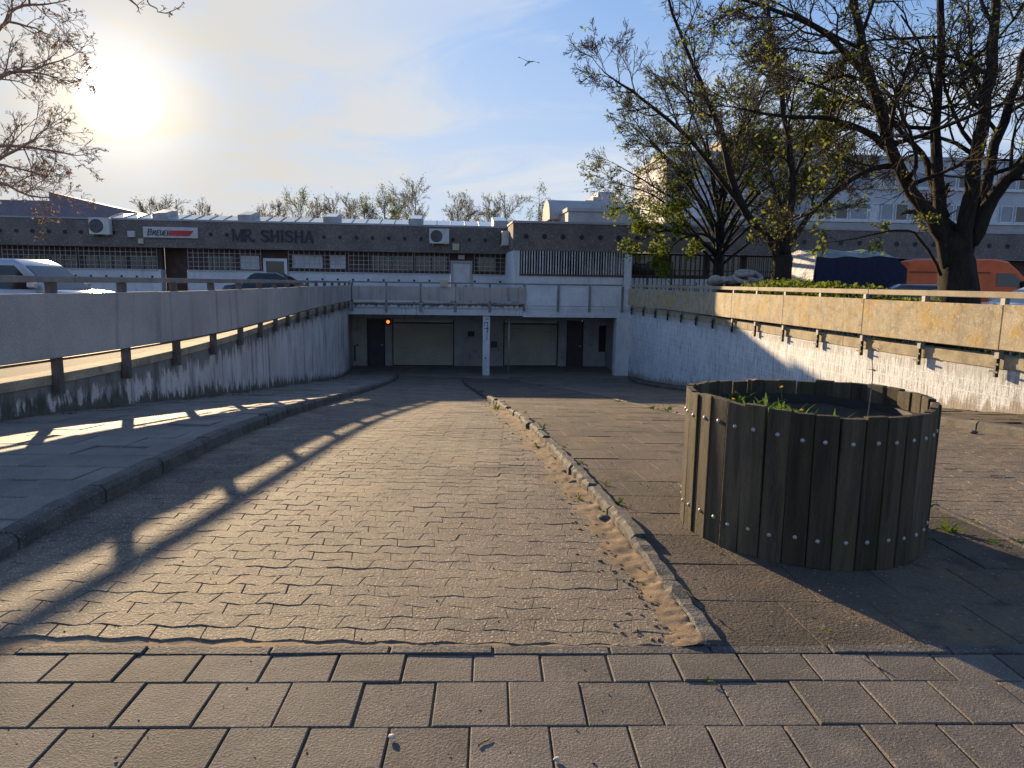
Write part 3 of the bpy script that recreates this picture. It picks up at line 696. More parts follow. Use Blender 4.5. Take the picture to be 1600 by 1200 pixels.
# deck railing
dr = empty('guard_railing', (0, DK, GZ), TH, label='pale concrete panel railing along the deck above the garage', cat='railing', group='concrete panel railings round the ramp')
def dbox(name, mat, u0, u1, v0, v1, z0, z1, bev=0): return MB().box(u0, u1, v0, v1, z0 - GZ, z1 - GZ).build(name, mat, dr, bevel=bev, seg=1)
px_p = [550, 603.5, 657.5, 711.5, 765.5, 819, 872, 921, 972]
up = [fu(x, 460, DK) for x in px_p]
ztr = fz(700, 441, DK)
zpt, zpb = fz(657, 447.5, DK), fz(657, 469.5, DK)
for i in range(5):
    dbox('panel', MT['panelL'], up[i] + .006, up[i + 1] - .006, -.07, .0, zpb, zpt, .008)
dbox('panel', MT['panelL'], up[5] - .25, up[5] + .02, -.13, -.075, zpb - .1, zpt + .04, .008)
for i, uu in enumerate(up):
    dbox('post', MT['post'], uu - .05, uu + .05, *((.002, .075) if i < 5 else (-.12, -.045)), (.43 if i < 5 else fz(872, 487, DK)), ztr - .07)
    if i < 5: dbox('anchor_foot', MT['post'], uu - .06, uu + .06, -.06, -.004, fz(657, 487, DK), .38)
for a, c in ((0, 2), (2, 5), (5, 8)):
    dbox('top_rail', MT['post'], up[a] + .003, up[c] - .003, -.03, .06, ztr - .068, ztr, .006)
MB().box(up[0] - .10, up[0] - .03, -.12, -.05, .1 - GZ, ztr + .03 - GZ).build('corner_post', MT['galv'], dr)
# ------------------------------------------------------------------ long low building, left wing
BY = 37.5; BR = 33.4            # facade planes (depth at X = 0): left wing, right wing
lb = empty('shop_building', (0, BY, GZ), TH, label='long low shop building left of the step, brown fascia and white plinth', cat='building')
def LBX(x, y): u_, z = fac(x, y, BY); return u_, z - GZ
def lbox(name, mat, x0, x1, v0, v1, z0, z1, par=None, bev=0): return MB().box(x0, x1, v0, v1, z0, z1).build(name, mat, par or lb, bevel=bev, seg=1)
zRoof = LBX(700, 355.5)[1]; zFb = LBX(700, 395.5)[1]; zPl = LBX(640, 427)[1]
uEnd = LBX(801, 400)[0] + .3; uBeg = -42.0
lu = lambda x, y=400: LBX(x, y)[0]
FACV = -.35
lbox('fascia', MT['fascia'], uBeg, uEnd, FACV, .3, zFb, zRoof)
lbox('roof_edge', MT['conc'], uBeg, uEnd, FACV - .03, .35, zRoof + .003, zRoof + .08)
lbox('roof', MT['roof'], uBeg, uEnd + .5, .36, 16, zRoof - .3, zRoof + .02)
doorx = (lu(704), lu(738)); dk = (lu(250), lu(291)); fr = (lu(412), lu(449))
lbox('wall', MT['facwall'], uBeg, dk[0], .25, .6, zPl, zFb + .1)
lbox('wall', MT['facwall'], dk[1], doorx[0], .25, .6, zPl, zFb + .1)
lbox('wall', MT['facwall'], doorx[1], uEnd, .25, .6, zPl, zFb + .1)
lbox('doorway_back', MT['brown_trim'], dk[0] - .1, dk[1] + .1, .9, 1.0, -.1, zFb + .1)
for a, c in ((uBeg, dk[0]), (dk[1], doorx[0] - .02), (doorx[1] + .02, uEnd)):
    p = lbox('plinth', MT['plinth'], a, c, 0, .62, -.2, zPl)
for px in list(range(20, 245, 24)) + list(range(455, 700, 24)) + [742, 782]:
    if 245 < px < 295: continue
    u_ = lu(px); lbox('vent_hole', MT['blackmark_hole'], u_ - .05, u_ + .05, -.012, -.002, zPl - .42, zPl - .32)  # flat black plate, the shade of the hole given as colour
for px in range(8, 790, 25):
    if 224 < px < 308 or 358 < px < 495: continue
    u_ = lu(px, 372); zc = zFb + (zRoof - zFb) * .52
    b = MB().lathe([(.10, 0), (.10, .02), (0, .02)], 10); b.v = [(u_ + x, FACV - z, zc + y) for x, y, z in b.v]; b.build('fascia_hole', MT['blackmark_hole'], lb)  # black disc on the face in place of a shaded recess
# windows: (x0, x1, pane material)
def window(x0, x1, y0, y1, mat, par=lb, fn=LBX, v=.235, fm='brown_trim', mull=0):
    a, z1 = fn(x0, y0); c, z0 = fn(x1, y1)
    w_ = MB(); t = .06
    for q in ((a, c, z1 - t, z1), (a, c, z0, z0 + t), (a, a + t, z0 + t, z1 - t), (c - t, c, z0 + t, z1 - t)): w_.box(q[0], q[1], v - .05, v + .01, q[2], q[3])
    for k in range(mull):
        m_ = a + (c - a) * (k + 1) / (mull + 1); w_.box(m_ - .03, m_ + .03, v - .045, v + .008, z0 + t, z1 - t)
    f = w_.build('window', MT[fm], par); MB().box(a + t, c - t, v - .02, v + .005, z0 + t, z1 - t).build('pane', MT[mat], f)
    return f
for x0, x1, y0, y1, mt_, mu in ((30, 120, 397, 424, 'glassdark', 3), (128, 196, 397, 424, 'glassdark', 2), (200, 244, 397, 424, 'glassdark', 1), (318, 366, 397, 424, 'glassdark', 1), (372, 406, 397, 423, 'blind', 0), (453, 505, 396.5, 421, 'blind', 0), (512, 541, 397, 422, 'blind', 0), (578, 646, 398, 425, 'glassdark', 1), (648, 700, 398, 425.5, 'glassdark', 1), (745, 776, 400, 426, 'glassdark', 0)):
    window(x0, x1, y0, y1, mt_, mull=mu)
# cream showroom frame
f = MB(); a, z1 = LBX(412, 403.5); c, _ = LBX(449, 403.5)
f.box(a, c, -.14, -.02, z1 - .14, z1); f.box(a, a + .14, -.14, -.02, .0, z1 - .14); f.box(c - .14, c, -.14, -.02, 0, z1 - .14); fo = f.build('door_frame', MT['whiteframe'], lb)
MB().box(a + .14, c - .14, -.06, -.01, 0, z1 - .14).build('dark_door', MT['glassdark'], fo)
# security grilles over the window band
def grille(x0, x1, par=lb, v=-.06, z0=None, z1=None, fn=LBX, du=.24, nh=5, mat='greymetal', r_=.011):
    a, c = fn(x0, 400)[0], fn(x1, 400)[0]; z0 = zPl - .04 if z0 is None else z0; z1 = zFb - .004 if z1 is None else z1
    b = MB(); n = max(1, int((c - a) / du))
    for i in range(n + 1): q = a + (c - a) * i / n; b.box(q - r_, q + r_, v - r_, v + r_, z0, z1)
    for k in range(nh + 1): q = z0 + (z1 - z0) * k / nh; b.box(a, c, v + r_ + .002, v + 3 * r_, q - r_, q + r_)
    b.build('security_grille', MT[mat], par)
for x0, x1 in ((5, 120), (124, 246), (294, 408), (451, 540), (545, 645), (648, 702), (741, 790)): grille(x0, x1)
# blue-white door
zD = LBX(720, 411)[1]
d = MB().box(doorx[0] + .12, doorx[1] - .12, .02, .08, -.2, zD).build('door', MT['whiteframe'], lb)
b = MB(); b.box(doorx[0], doorx[0] + .118, -.05, .12, -.2, zD + .12); b.box(doorx[1] - .118, doorx[1], -.05, .12, -.2, zD + .12); b.box(doorx[0] + .12, doorx[1] - .12, -.05, .12, zD + .002, zD + .12)
b.build('door_frame', MT['conc'], d); MB().lathe([(.04, 0), (.04, .05), (0, .05)], 8, (doorx[0] + .8, 0, .9)).build('handle', MT['dark'], d)
lbox('door_number_plate', MT['sign'], lu(716), lu(726), .18, .24, zD + .2, zD + .42)
lbox('door_panel', MT['facwall'], doorx[0], doorx[1], .25, .6, zD + .12, zFb + .1)
# roof glazing: tilted panes with raised hatches
pw = None; xs = list(np.arange(172, 792, 22.2)); hat = {3, 9, 15, 21, 27}
zg0 = zRoof + .09
for i, x in enumerate(xs):
    a, c = lu(x, 350), lu(min(x + 22.2, 796), 350)
    if i in hat:
        b = MB(); b.hexa([(a, .0, zg0), (c, .0, zg0), (c, 1.6, zg0 + .35), (a, 1.6, zg0 + .35)], [(a, -.02, zg0 + .30), (c, -.02, zg0 + .30), (c, 1.6, zg0 + .62), (a, 1.6, zg0 + .62)])
        h = b.build('roof_hatch', MT['galv'], lb, bevel=.01, seg=1); MB().add([(a + .06, .05, zg0 + .325), (c - .06, .05, zg0 + .325), (c - .06, 1.5, zg0 + .61), (a + .06, 1.5, zg0 + .61)], [(0, 1, 2, 3)]).build('pane', MT['roofglass'], h)
    else:
        MB().hexa([(a + .02, .02, zg0), (c - .02, .02, zg0), (c - .02, 1.5, zg0 + .33), (a + .02, 1.5, zg0 + .33)], [(a + .02, .01, zg0 + .03), (c - .02, .01, zg0 + .03), (c - .02, 1.5, zg0 + .36), (a + .02, 1.5, zg0 + .36)]).build('pane', MT['roofglass'], lb)
        MB().hexa([(a - .02, .0, zg0), (a + .018, .0, zg0), (a + .018, 1.52, zg0 + .34), (a - .02, 1.52, zg0 + .34)], [(a - .02, .0, zg0 + .06), (a + .018, .0, zg0 + .06), (a + .018, 1.52, zg0 + .40), (a - .02, 1.52, zg0 + .40)]).build('glazing_bar', MT['galv'], lb)
# roof block behind on the far left
a, c, e = lu(-60, 330), lu(95, 330), lu(190, 330)
k = 1.30
def zb_(x, y, Y): return fz(x, y, Y) - GZ
YB = 43.5
ua, uc, ue = [fac(x, 330, YB)[0] for x in (-120, 95, 190)]
b = MB(); b.box(ua, uc, 6, 14, zRoof, zb_(50, 313, YB)); b.build('roof_block', MT['mauve'], lb)
MB().hexa([(uc + .01, 6, zRoof), (ue, 6, zRoof), (ue, 14, zRoof), (uc + .01, 14, zRoof)], [(uc + .01, 6, zb_(95, 300, YB)), (ue, 6, zb_(190, 323, YB)), (ue, 14, zb_(190, 323, YB)), (uc + .01, 14, zb_(95, 300, YB))]).build('roof_block', MT['mauve'], lb)

# ------------------------------------------------------------------ right wing (steps forward)
rb = empty('shop_building', (0, BR, GZ), TH, label='right wing stepping forward, dark fascia with white barred window wall', cat='building')
def RBX(x, y): u_, z = fac(x, y, BR); return u_, z - GZ
ru = lambda x, y=410: RBX(x, y)[0]
def rbox(name, mat, x0, x1, v0, v1, z0, z1, par=None, bev=0): return MB().box(x0, x1, v0, v1, z0, z1).build(name, mat, par or rb, bevel=bev, seg=1)
zR2 = RBX(870, 349.5)[1]; zF2 = RBX(870, 392)[1]; u0 = ru(801); u1 = 62.
depth = (BY - BR) * math.cos(TH) + .2
rbox('fascia', MT['fascia'], u0, u1, 0, .35, zF2, zR2)
rbox('fascia', MT['fascia'], u0, u0 + .35, .352, depth, zF2, zR2 - .003)
rbox('roof_edge', MT['conc'], u0 - .04, u1, -.04, .36, zR2 + .002, zR2 + .10)
rbox('roof_edge', MT['conc'], u0 - .04, u0 + .36, .362, depth, zR2 + .002, zR2 + .097)
rbox('roof', MT['roof'], u0 + .37, u1, .37, 20, zR2 - .3, zR2 + .05)
zs2 = RBX(890, 432)[1]; uw0, uw1 = ru(812), ru(975)
rbox('white_wall', MT['plinth'], u0 + .02, uw0, .03, .4, -.2, zF2 - .003)
rbox('white_wall', MT['plinth'], u0 + .02, u0 + .3, .402, depth, -.2, zF2 - .006)
rbox('white_wall', MT['plinth'], uw0 + .002, uw1, .03, .4, -.2, zs2)
rbox('white_pillar', MT['plinth'], ru(975.5), ru(987), -.06, .4, -.2, zF2 - .004)
w_ = rbox('window', MT['brown_trim'], uw0 + .002, uw1, -.02, .3, zs2 + .002, zs2 + .10)
MB().box(uw0, uw1, .25, .3, zs2 + .102, zF2).build('pane', MT['glassdark'], w_)
n = 39
for i in range(n):
    q = uw0 + .08 + (uw1 - uw0 - .16) * i / (n - 1); MB().box(q - .022, q + .022, .02, .05, zs2 + .101, zF2 - .003).build('window_bar', MT['whiteframe' if i % 3 else 'greymetal'], w_)
for i, px in enumerate(range(822, 1640, 29)):
    u_ = ru(px, 370); zc = zF2 + (zR2 - zF2) * .52
    b = MB().lathe([(.12, 0), (.12, .02), (0, .02)], 10); b.v = [(u_ + x, -z, zc + y) for x, y, z in b.v]; b.build('fascia_hole', MT['blackmark_hole'], rb)  # hole not cut: its inner shade is a black disc
zp3 = RBX(1100, 436)[1]
rbox('wall', MT['facwall'], ru(987.5), u1, .9, 1.3, -.2, zF2)
rbox('plinth', MT['plinth'], ru(987.5), ru(1225), .5, .89, -.2, zp3)
rbox('plinth', MT['facwall'], ru(1226), u1, .5, .89, -.2, zp3)
for x0, x1 in ((990, 1050), (1055, 1110), (1115, 1170), (1175, 1240), (1250, 1330), (1340, 1420), (1430, 1520), (1525, 1600)):
    a, c = ru(x0), ru(x1); f = rbox('window', MT['brown_trim'], a, c, .84, .898, zp3 + .1, zF2 - .02)
    MB().box(a + .07, c - .07, .82, .838, zp3 + .17, zF2 - .09).build('pane', MT['glassdark'], f)
for x0, x1 in ((990, 1075), (1078, 1160), (1163, 1232)): grille(x0, x1, rb, .45, .3, zF2 - .02, RBX, .22, 3, 'dark', .014)
rbox('wall_lamp_box', MT['yellowbox'], ru(1091, 372), ru(1111, 372), -.12, -.002, RBX(1100, 378)[1], RBX(1100, 362)[1])

# rooftop structures of the right wing
rt = empty('roof_structure', (0, 50, zR2 + GZ - .3), TH, label='white roof annex with barrel vault above the dark fascia', cat='roof annex')
def T(x, y, Y): u_, z = fac(x, y, Y); return u_, z - (zR2 + GZ - .3)
a, zt = T(888, 330, 50); c, _ = T(1000, 330, 50)
MB().box(a, c, 0, 6, 0, zt).build('annex_wall', MT['conc'], rt)
MB().box(a - .1, c, -.1, 6, zt + .002, zt + .25).build('annex_cornice', MT['conc'], rt)
v = MB(); a2, _ = T(866, 330, 53); c2, zv = T(946, 322, 53); prof = [(math.cos(math.pi * i / 12), math.sin(math.pi * i / 12)) for i in range(13)]
vs = []
for uu in (a2, c2 + 2): vs += [(uu, 5.2 + 2.0 * p[0], zt - .3 + 1.6 * p[1]) for p in prof]
v.add(vs, [(i, i + 1, i + 14, i + 13) for i in range(12)] + [tuple(range(12, -1, -1)), tuple(range(13, 26))]); v.build('barrel_vault', MT['conc'], rt, smooth=False)
for x0, x1, yt, dep in ((930, 944, 313, 8), (944, 954, 308, 9), (953, 978, 300, 10)):
    a, z = T(x0, yt, 50 + dep); c, _ = T(x1, yt, 50 + dep); MB().box(a, c, dep, dep + 3, 0, z).build('chimney_block', MT['conc' if x0 < 950 else 'office'], rt)

# ------------------------------------------------------------------ office block behind the trees
ob = empty('office_block', (0, 70, GZ), math.atan(.06), label='pale office block with rows of windows behind the trees', cat='building')
OY = 70.; oth = math.atan(.06)
def OX(x, y):
    d = ray(x, y); t = OY / (d.y - .06 * d.x); p = d * t; return p.x / math.cos(oth), p.z + EYE - GZ
zo = OX(1450, 251)[1]; ul, ur = OX(1040, 300)[0], OX(1900, 300)[0]
MB().box(ul, ur, 0, 14, 0, zo).build('wall', MT['office'], ob)
MB().box(ul - .15, ur, -.15, 14.1, zo + .003, zo + .35).build('parapet', MT['conc'], ob)
for (yt, yb) in ((270, 294), (319, 346)):
    z1, z0 = OX(1450, yt)[1], OX(1450, yb)[1]
    MB().box(ul + .5, ur - .5, -.22, -.003, z0 - .22, z0 - .01).build('sill_band', MT['whiteframe'], ob)
    x = 1048
    while x < 1690:
        for wd_, kind in ((31, 'officew'), (17, 'blind'), (23, 'officew'), (23, 'glassdark')):
            a, c = OX(x, 300)[0], OX(x + wd_ - 3, 300)[0]
            f = MB(); t = .1
            for q in ((a, c, z1 - t, z1), (a, c, z0, z0 + t), (a, a + t, z0 + t, z1 - t), (c - t, c, z0 + t, z1 - t)): f.box(q[0], q[1], -.10, -.002, q[2], q[3])
            fo = f.build('window', MT['whiteframe'], ob); MB().box(a + t, c - t, -.06, -.004, z0 + t, z1 - t).build('pane', MT[kind], fo)
            x += wd_
MB().box(ul + 2, ur - 2, -.06, -.003, OX(1450, 362)[1], OX(1450, 352)[1]).build('lower_band', MT['conc'], ob)
a, z = OX(1180, 208); c, _ = OX(1320, 208); MB().box(a, c, 4, 13, zo + .36, z * 1.05).build('stair_tower', MT['tan'], ob)
MB().box(a - .2, c + .2, 3.8, 13.2, z * 1.05 + .003, z * 1.05 + .4).build('tower_cornice', MT['conc'], ob)

# ------------------------------------------------------------------ air conditioners, signs, small boxes on the facade
def toworld(u_, v_, z_, Y0): return Matrix.Translation((0, Y0, 0)) @ Matrix.Rotation(TH, 4, 'Z') @ Vector((u_, v_, z_))
def ac_unit(px, py, w_, h_, label, rz=0, Y0=BY, v=None, fn=fac):
    u_, z_ = fac(px, py, Y0 + (v if v is not None else FACV - .4))
    r_ = empty('air_conditioner', toworld(u_, (v if v is not None else FACV - .4), z_, Y0), TH + rz, label=label, cat='air conditioner', group='air conditioners on the fascia')
    MB().box(-w_ / 2, w_ / 2, 0, .34, -h_ / 2, h_ / 2).build('casing', MT['ac'], r_, bevel=.02)
    o = MB().lathe([(0, .0), (h_ * .36, .0), (h_ * .39, .02), (h_ * .41, .0)], 24); o.v = [(x - w_ * .14, -.004 - z, y) for x, y, z in o.v]; fg = o.build('fan_grille', MT['dark'], r_)
    q = MB()
    for k in range(5): q.lathe([(h_ * (.07 + .07 * k), .0), (h_ * (.085 + .07 * k), .0)], 20)
    q.v = [(x - w_ * .14, -.03, y) for x, y, z in q.v]; q.build('grille_rings', MT['greymetal'], fg)
    b = MB(); b.box(-w_ * .35, -w_ * .3, .0, .395, -h_ / 2 - .06, -h_ / 2 - .005); b.box(w_ * .3, w_ * .35, .0, .395, -h_ / 2 - .06, -h_ / 2 - .005); b.build('bracket', MT['galv'], r_)
ac_unit(684, 369, 1.0, .74, 'cream air conditioner hanging on the fascia left of the step')
ac_unit(152, 353, .95, .8, 'pale air conditioner at the far left of the fascia above the windows')
u_, z_ = fac(788, 374, BR + 3.0)
r_ = empty('air_conditioner', toworld(u0 - .35, 2.4, z_, BR), TH - math.pi / 2, label='small air conditioner on the side face of the right wing', cat='air conditioner', group='air conditioners on the fascia')
MB().box(-.5, .5, 0, .34, -.35, .35).build('casing', MT['ac'], r_, bevel=.02)
o = MB().lathe([(0, 0), (.27, 0), (.29, .02), (.3, 0)], 20); o.v = [(x - .1, -.004 - z, y) for x, y, z in o.v]; o.build('fan_grille', MT['dark'], r_)
def wall_thing(name, px, py, w_, h_, dpt, mat, label, cat, group=None):
    u_, z_ = fac(px, py, BY + FACV); r_ = tag(MB().box(-w_ / 2, w_ / 2, -dpt, -.004, -h_ / 2, h_ / 2).build(name, mat, bevel=.015), label, cat, group)
    r_.location = toworld(u_, FACV, z_, BY); r_.rotation_euler = (0, 0, TH); return r_
wall_thing('junction_box', 711, 386, .34, .34, .16, MT['yellowbox'], 'pale yellow square box on the fascia above the white door', 'box')
wall_thing('flood_lamp', 206, 366, .34, .30, .2, MT['sign'], 'small pale lamp on the fascia left of the shop sign', 'lamp')
wall_thing('junction_box', 220, 377, .25, .25, .12, MT['yellowbox'], 'small yellowish box under the left end of the shop sign', 'box')
# street-side box on the deck railing
u_, z_ = fac(693, 442, DK - .1); r_ = tag(MB().box(-.17, .17, -.12, .1, -.16, .16).build('cable_box', MT['yellowbox'], bevel=.015), 'beige square box fixed to the deck railing', 'box'); r_.location = toworld(u_, -.1, z_, DK); r_.rotation_euler = (0, 0, TH)

# letters drawn as strokes: (polyline, thick factor); unit cell 1 high
SG = [(.62, .80), (.50, .93), (.30, .98), (.10, .88), (.08, .70), (.28, .56), (.48, .46), (.62, .30), (.58, .12), (.36, .02), (.14, .08), (.04, .22)]
GL = {'M': ([((.08, 0), (.08, 1), .5), ((.08, 1), (.45, .05), 1.2), ((.45, .05), (.82, 1), .5), ((.82, 1), (.82, 0), 1.2)], [(.08, 0), (.82, 0), (.05, 1), (.85, 1)], .95),
      'R': ([((.14, 0), (.14, 1), 1.2), ((.14, 1), (.45, 1), .6), ((.45, 1), (.6, .88), .9), ((.6, .88), (.6, .64), 1.2), ((.6, .64), (.42, .52), .8), ((.42, .52), (.14, .52), .5), ((.36, .52), (.72, 0), 1.1)], [(.14, 0), (.1, 1), (.74, 0)], .8),
      '.': ([((.1, .0), (.1, .12), 1.3)], [], .4),
      'S': ([(SG[i], SG[i + 1], 1. if 3 < i < 8 else .75) for i in range(len(SG) - 1)], [], .78),
      'H': ([((.12, 0), (.12, 1), 1.2), ((.66, 0), (.66, 1), 1.2), ((.12, .5), (.66, .5), .6)], [(.12, 0), (.12, 1), (.66, 0), (.66, 1)], .88),
      'I': ([((.15, 0), (.15, 1), 1.2)], [(.15, 0), (.15, 1)], .4),
      'A': ([((.03, 0), (.36, 1), .6), ((.36, 1), (.72, 0), 1.25), ((.15, .35), (.58, .35), .55)], [(.03, 0), (.72, 0)], .85),
      'B': ([((.1, 0), (.1, 1), 1), ((.1, 1), (.5, .95), 1), ((.5, .95), (.5, .55), 1), ((.5, .55), (.1, .5), 1), ((.5, .5), (.58, .1), 1), ((.58, .1), (.1, 0), 1)], [], .72),
      'E': ([((.1, 0), (.1, 1), 1), ((.1, 1), (.55, 1), 1), ((.1, .5), (.45, .5), 1), ((.1, 0), (.55, 0), 1)], [], .66),
      'U': ([((.1, 1), (.1, .15), 1), ((.1, .15), (.3, 0), 1), ((.3, 0), (.5, .15), 1), ((.5, .15), (.5, 1), 1)], [], .66)}
def lettering(text, x, z, h, st, v, parent, mat, slant=0., serif=True, wfac=1., space=.4, big_first=False):
    for i, ch in enumerate(text):
        if ch == ' ': x += space * h; continue
        sg, sf, adv = GL[ch]; hh = h * (1.3 if big_first and i == 0 else 1); b = MB()
        P = lambda p: Vector((x + p[0] * hh * wfac + slant * p[1] * hh, v, z + p[1] * hh))
        for p, q, t in sg:
            A, B = P(p), P(q); d = (B - A); L = d.length / 2; d.normalize(); n_ = Vector((d.z, 0, -d.x))
            b.obox((A + B) / 2, d * (L + st * t * .25), Vector((0, .012 + .002 * (t % .3), 0)), n_ * st * t * .5)
        if serif:
            for p in sf: c = P(p); b.box(c.x - .10 * hh, c.x + .10 * hh, v - .011, v + .011, c.z - .02 * hh, c.z + .02 * hh)
        b.build('letter', mat, parent); x += adv * hh * wfac
sg = empty('shop_lettering', toworld(fu(362, 378, BY + FACV), FACV, fz(362, 376.5, BY + FACV), BY), TH, label='dark serif letters reading MR. SHISHA on the brown fascia', cat='sign')
W = fu(493, 378, BY + FACV) - fu(362, 378, BY + FACV)
lettering('MR. SHISHA', 0, 0, .56, .085, -.05, sg, MT['navy'], wfac=W / (.56 * 7.15), space=.3)
sb = empty('sign_board', toworld(fu(224, 365, BY + FACV), FACV, fz(224, 371, BY + FACV), BY), TH, label='pale sign board reading BREUER with a red slanted patch', cat='sign')
W = fu(309, 365, BY + FACV) - fu(224, 365, BY + FACV)
MB().box(0, W, -.12, -.004, 0, .52).build('board', MT['sign'], sb, bevel=.01)
lettering('BREUER', .18, .12, .22, .04, -.125, sb, MT['navy'], slant=.25, serif=False, wfac=1.12, big_first=True)
MB().hexa([(W * .46, -.14, .10), (W * .84, -.14, .10), (W * .84, -.122, .10), (W * .46, -.122, .10)], [(W * .50, -.14, .36), (W * .93, -.14, .36), (W * .93, -.122, .36), (W * .50, -.122, .36)]).build('red_patch', MT['red'], sb)

# ------------------------------------------------------------------ wooden planter
pc = Vector((1.79, 4.24)); PRAD = .705; pz = zr(4.24) + .045
H_ST = atY(1265, 645, pc.y - PRAD * math.cos(R(22.9))).z - pz
pl = empty('planter', (pc.x, pc.y, pz), label='round planter of dark weathered wooden staves on the island', cat='planter')
NS = 36
for i in range(NS):
    a = 2 * math.pi * (i + .5) / NS + .04; r = PRAD - .024 + random.gauss(0, .003); hh = H_ST + random.gauss(0, .003) + .012 * math.sin(a * 2 + 1)
    wd = .0605 * random.uniform(.94, 1.0); th = .022; b = MB()
    ch = random.choice((0, 0, 0, .01)); yaw = random.gauss(0, .02)
    prof = [(-wd, -th), (wd, -th), (wd, th), (-wd, th)]
    b.hexa([(x, y, 0) for x, y in prof], [(-wd, -th, hh), (wd - ch * .0, -th, hh - ch), (wd, th, hh - ch), (-wd, th, hh)])
    s_ = b.build('stave', MT['wood'], pl, bevel=.005, seg=2)
    s_.location = (r * math.cos(a), r * math.sin(a), random.uniform(-.004, .004)); s_.rotation_euler = (random.gauss(0, .004), random.gauss(0, .006), a + math.pi / 2 + yaw)
    # outer side is local -y
    for zz in (.155, hh - .135):
        q = MB().lathe([(.012, 0), (.012, .003), (.009, .006), (.005, .009), (0, .0098)], 10); dx = random.gauss(0, .006); dz = random.gauss(0, .004)
        q.v = [(x + dx, -th - z + .001, y + zz + dz) for x, y, z in q.v]; q.build('bolt', MT['galv'], s_, smooth=True)
lin = MB().lathe([(PRAD - .06, .02), (PRAD - .06, H_ST - .10), (PRAD - .085, H_ST - .10), (PRAD - .085, .02)], 48); lin.build('liner', MT['dark'], pl, smooth=False)
MB().lathe([(PRAD - .052, H_ST - .15), (PRAD - .052, H_ST - .11), (PRAD - .059, H_ST - .11), (PRAD - .059, H_ST - .15)], 48).build('hoop', MT['galv'], pl)
b = MB(); n_ = 26; ring = []
for k in range(9):
    rr = (PRAD - .086) * k / 8
    for j in range(n_):
        a = 2 * math.pi * j / n_; x, y = rr * math.cos(a), rr * math.sin(a); b.v.append((x, y, H_ST - .15 + .03 * fbm(x * 4, y * 4, 8)))
for k in range(8):
    for j in range(n_): a, c = k * n_ + j, k * n_ + (j + 1) % n_; b.f.append((a, c, c + n_, a + n_))
b.build('soil', MT['soil'], pl, smooth=True)
# ------------------------------------------------------------------ vehicles (local x = forward)
def wheel(root, x, y, r, w_=.2):
    q = MB().lathe([(r * .62, -w_ / 2), (r * .95, -w_ / 2), (r, -w_ * .35), (r, w_ * .35), (r * .95, w_ / 2), (r * .62, w_ / 2)], 24); q.v = [(x + a, y + c, r + b) for a, b, c in q.v]
    t = q.build('wheel', MT['tyre'], root, smooth=True)
    q = MB().lathe([(0, 0), (r * .60, .02), (r * .62, -.02)], 20); s = 1 if y > 0 else -1
    q.v = [(x + a, y + s * (w_ / 2 - .02 + c), r + b) for a, b, c in q.v]; q.build('rim', MT['galv'], t)
def loft(secs): # list of closed rings of equal length
    b = MB(); n = len(secs[0])
    for s in secs: b.v += [tuple(p) for p in s]
    for i in range(len(secs) - 1):
        for j in range(n): a, c = i * n + j, i * n + (j + 1) % n; b.f.append((a, c, c + n, a + n))
    b.f += [tuple(range(n - 1, -1, -1)), tuple((len(secs) - 1) * n + j for j in range(n))]
    return b
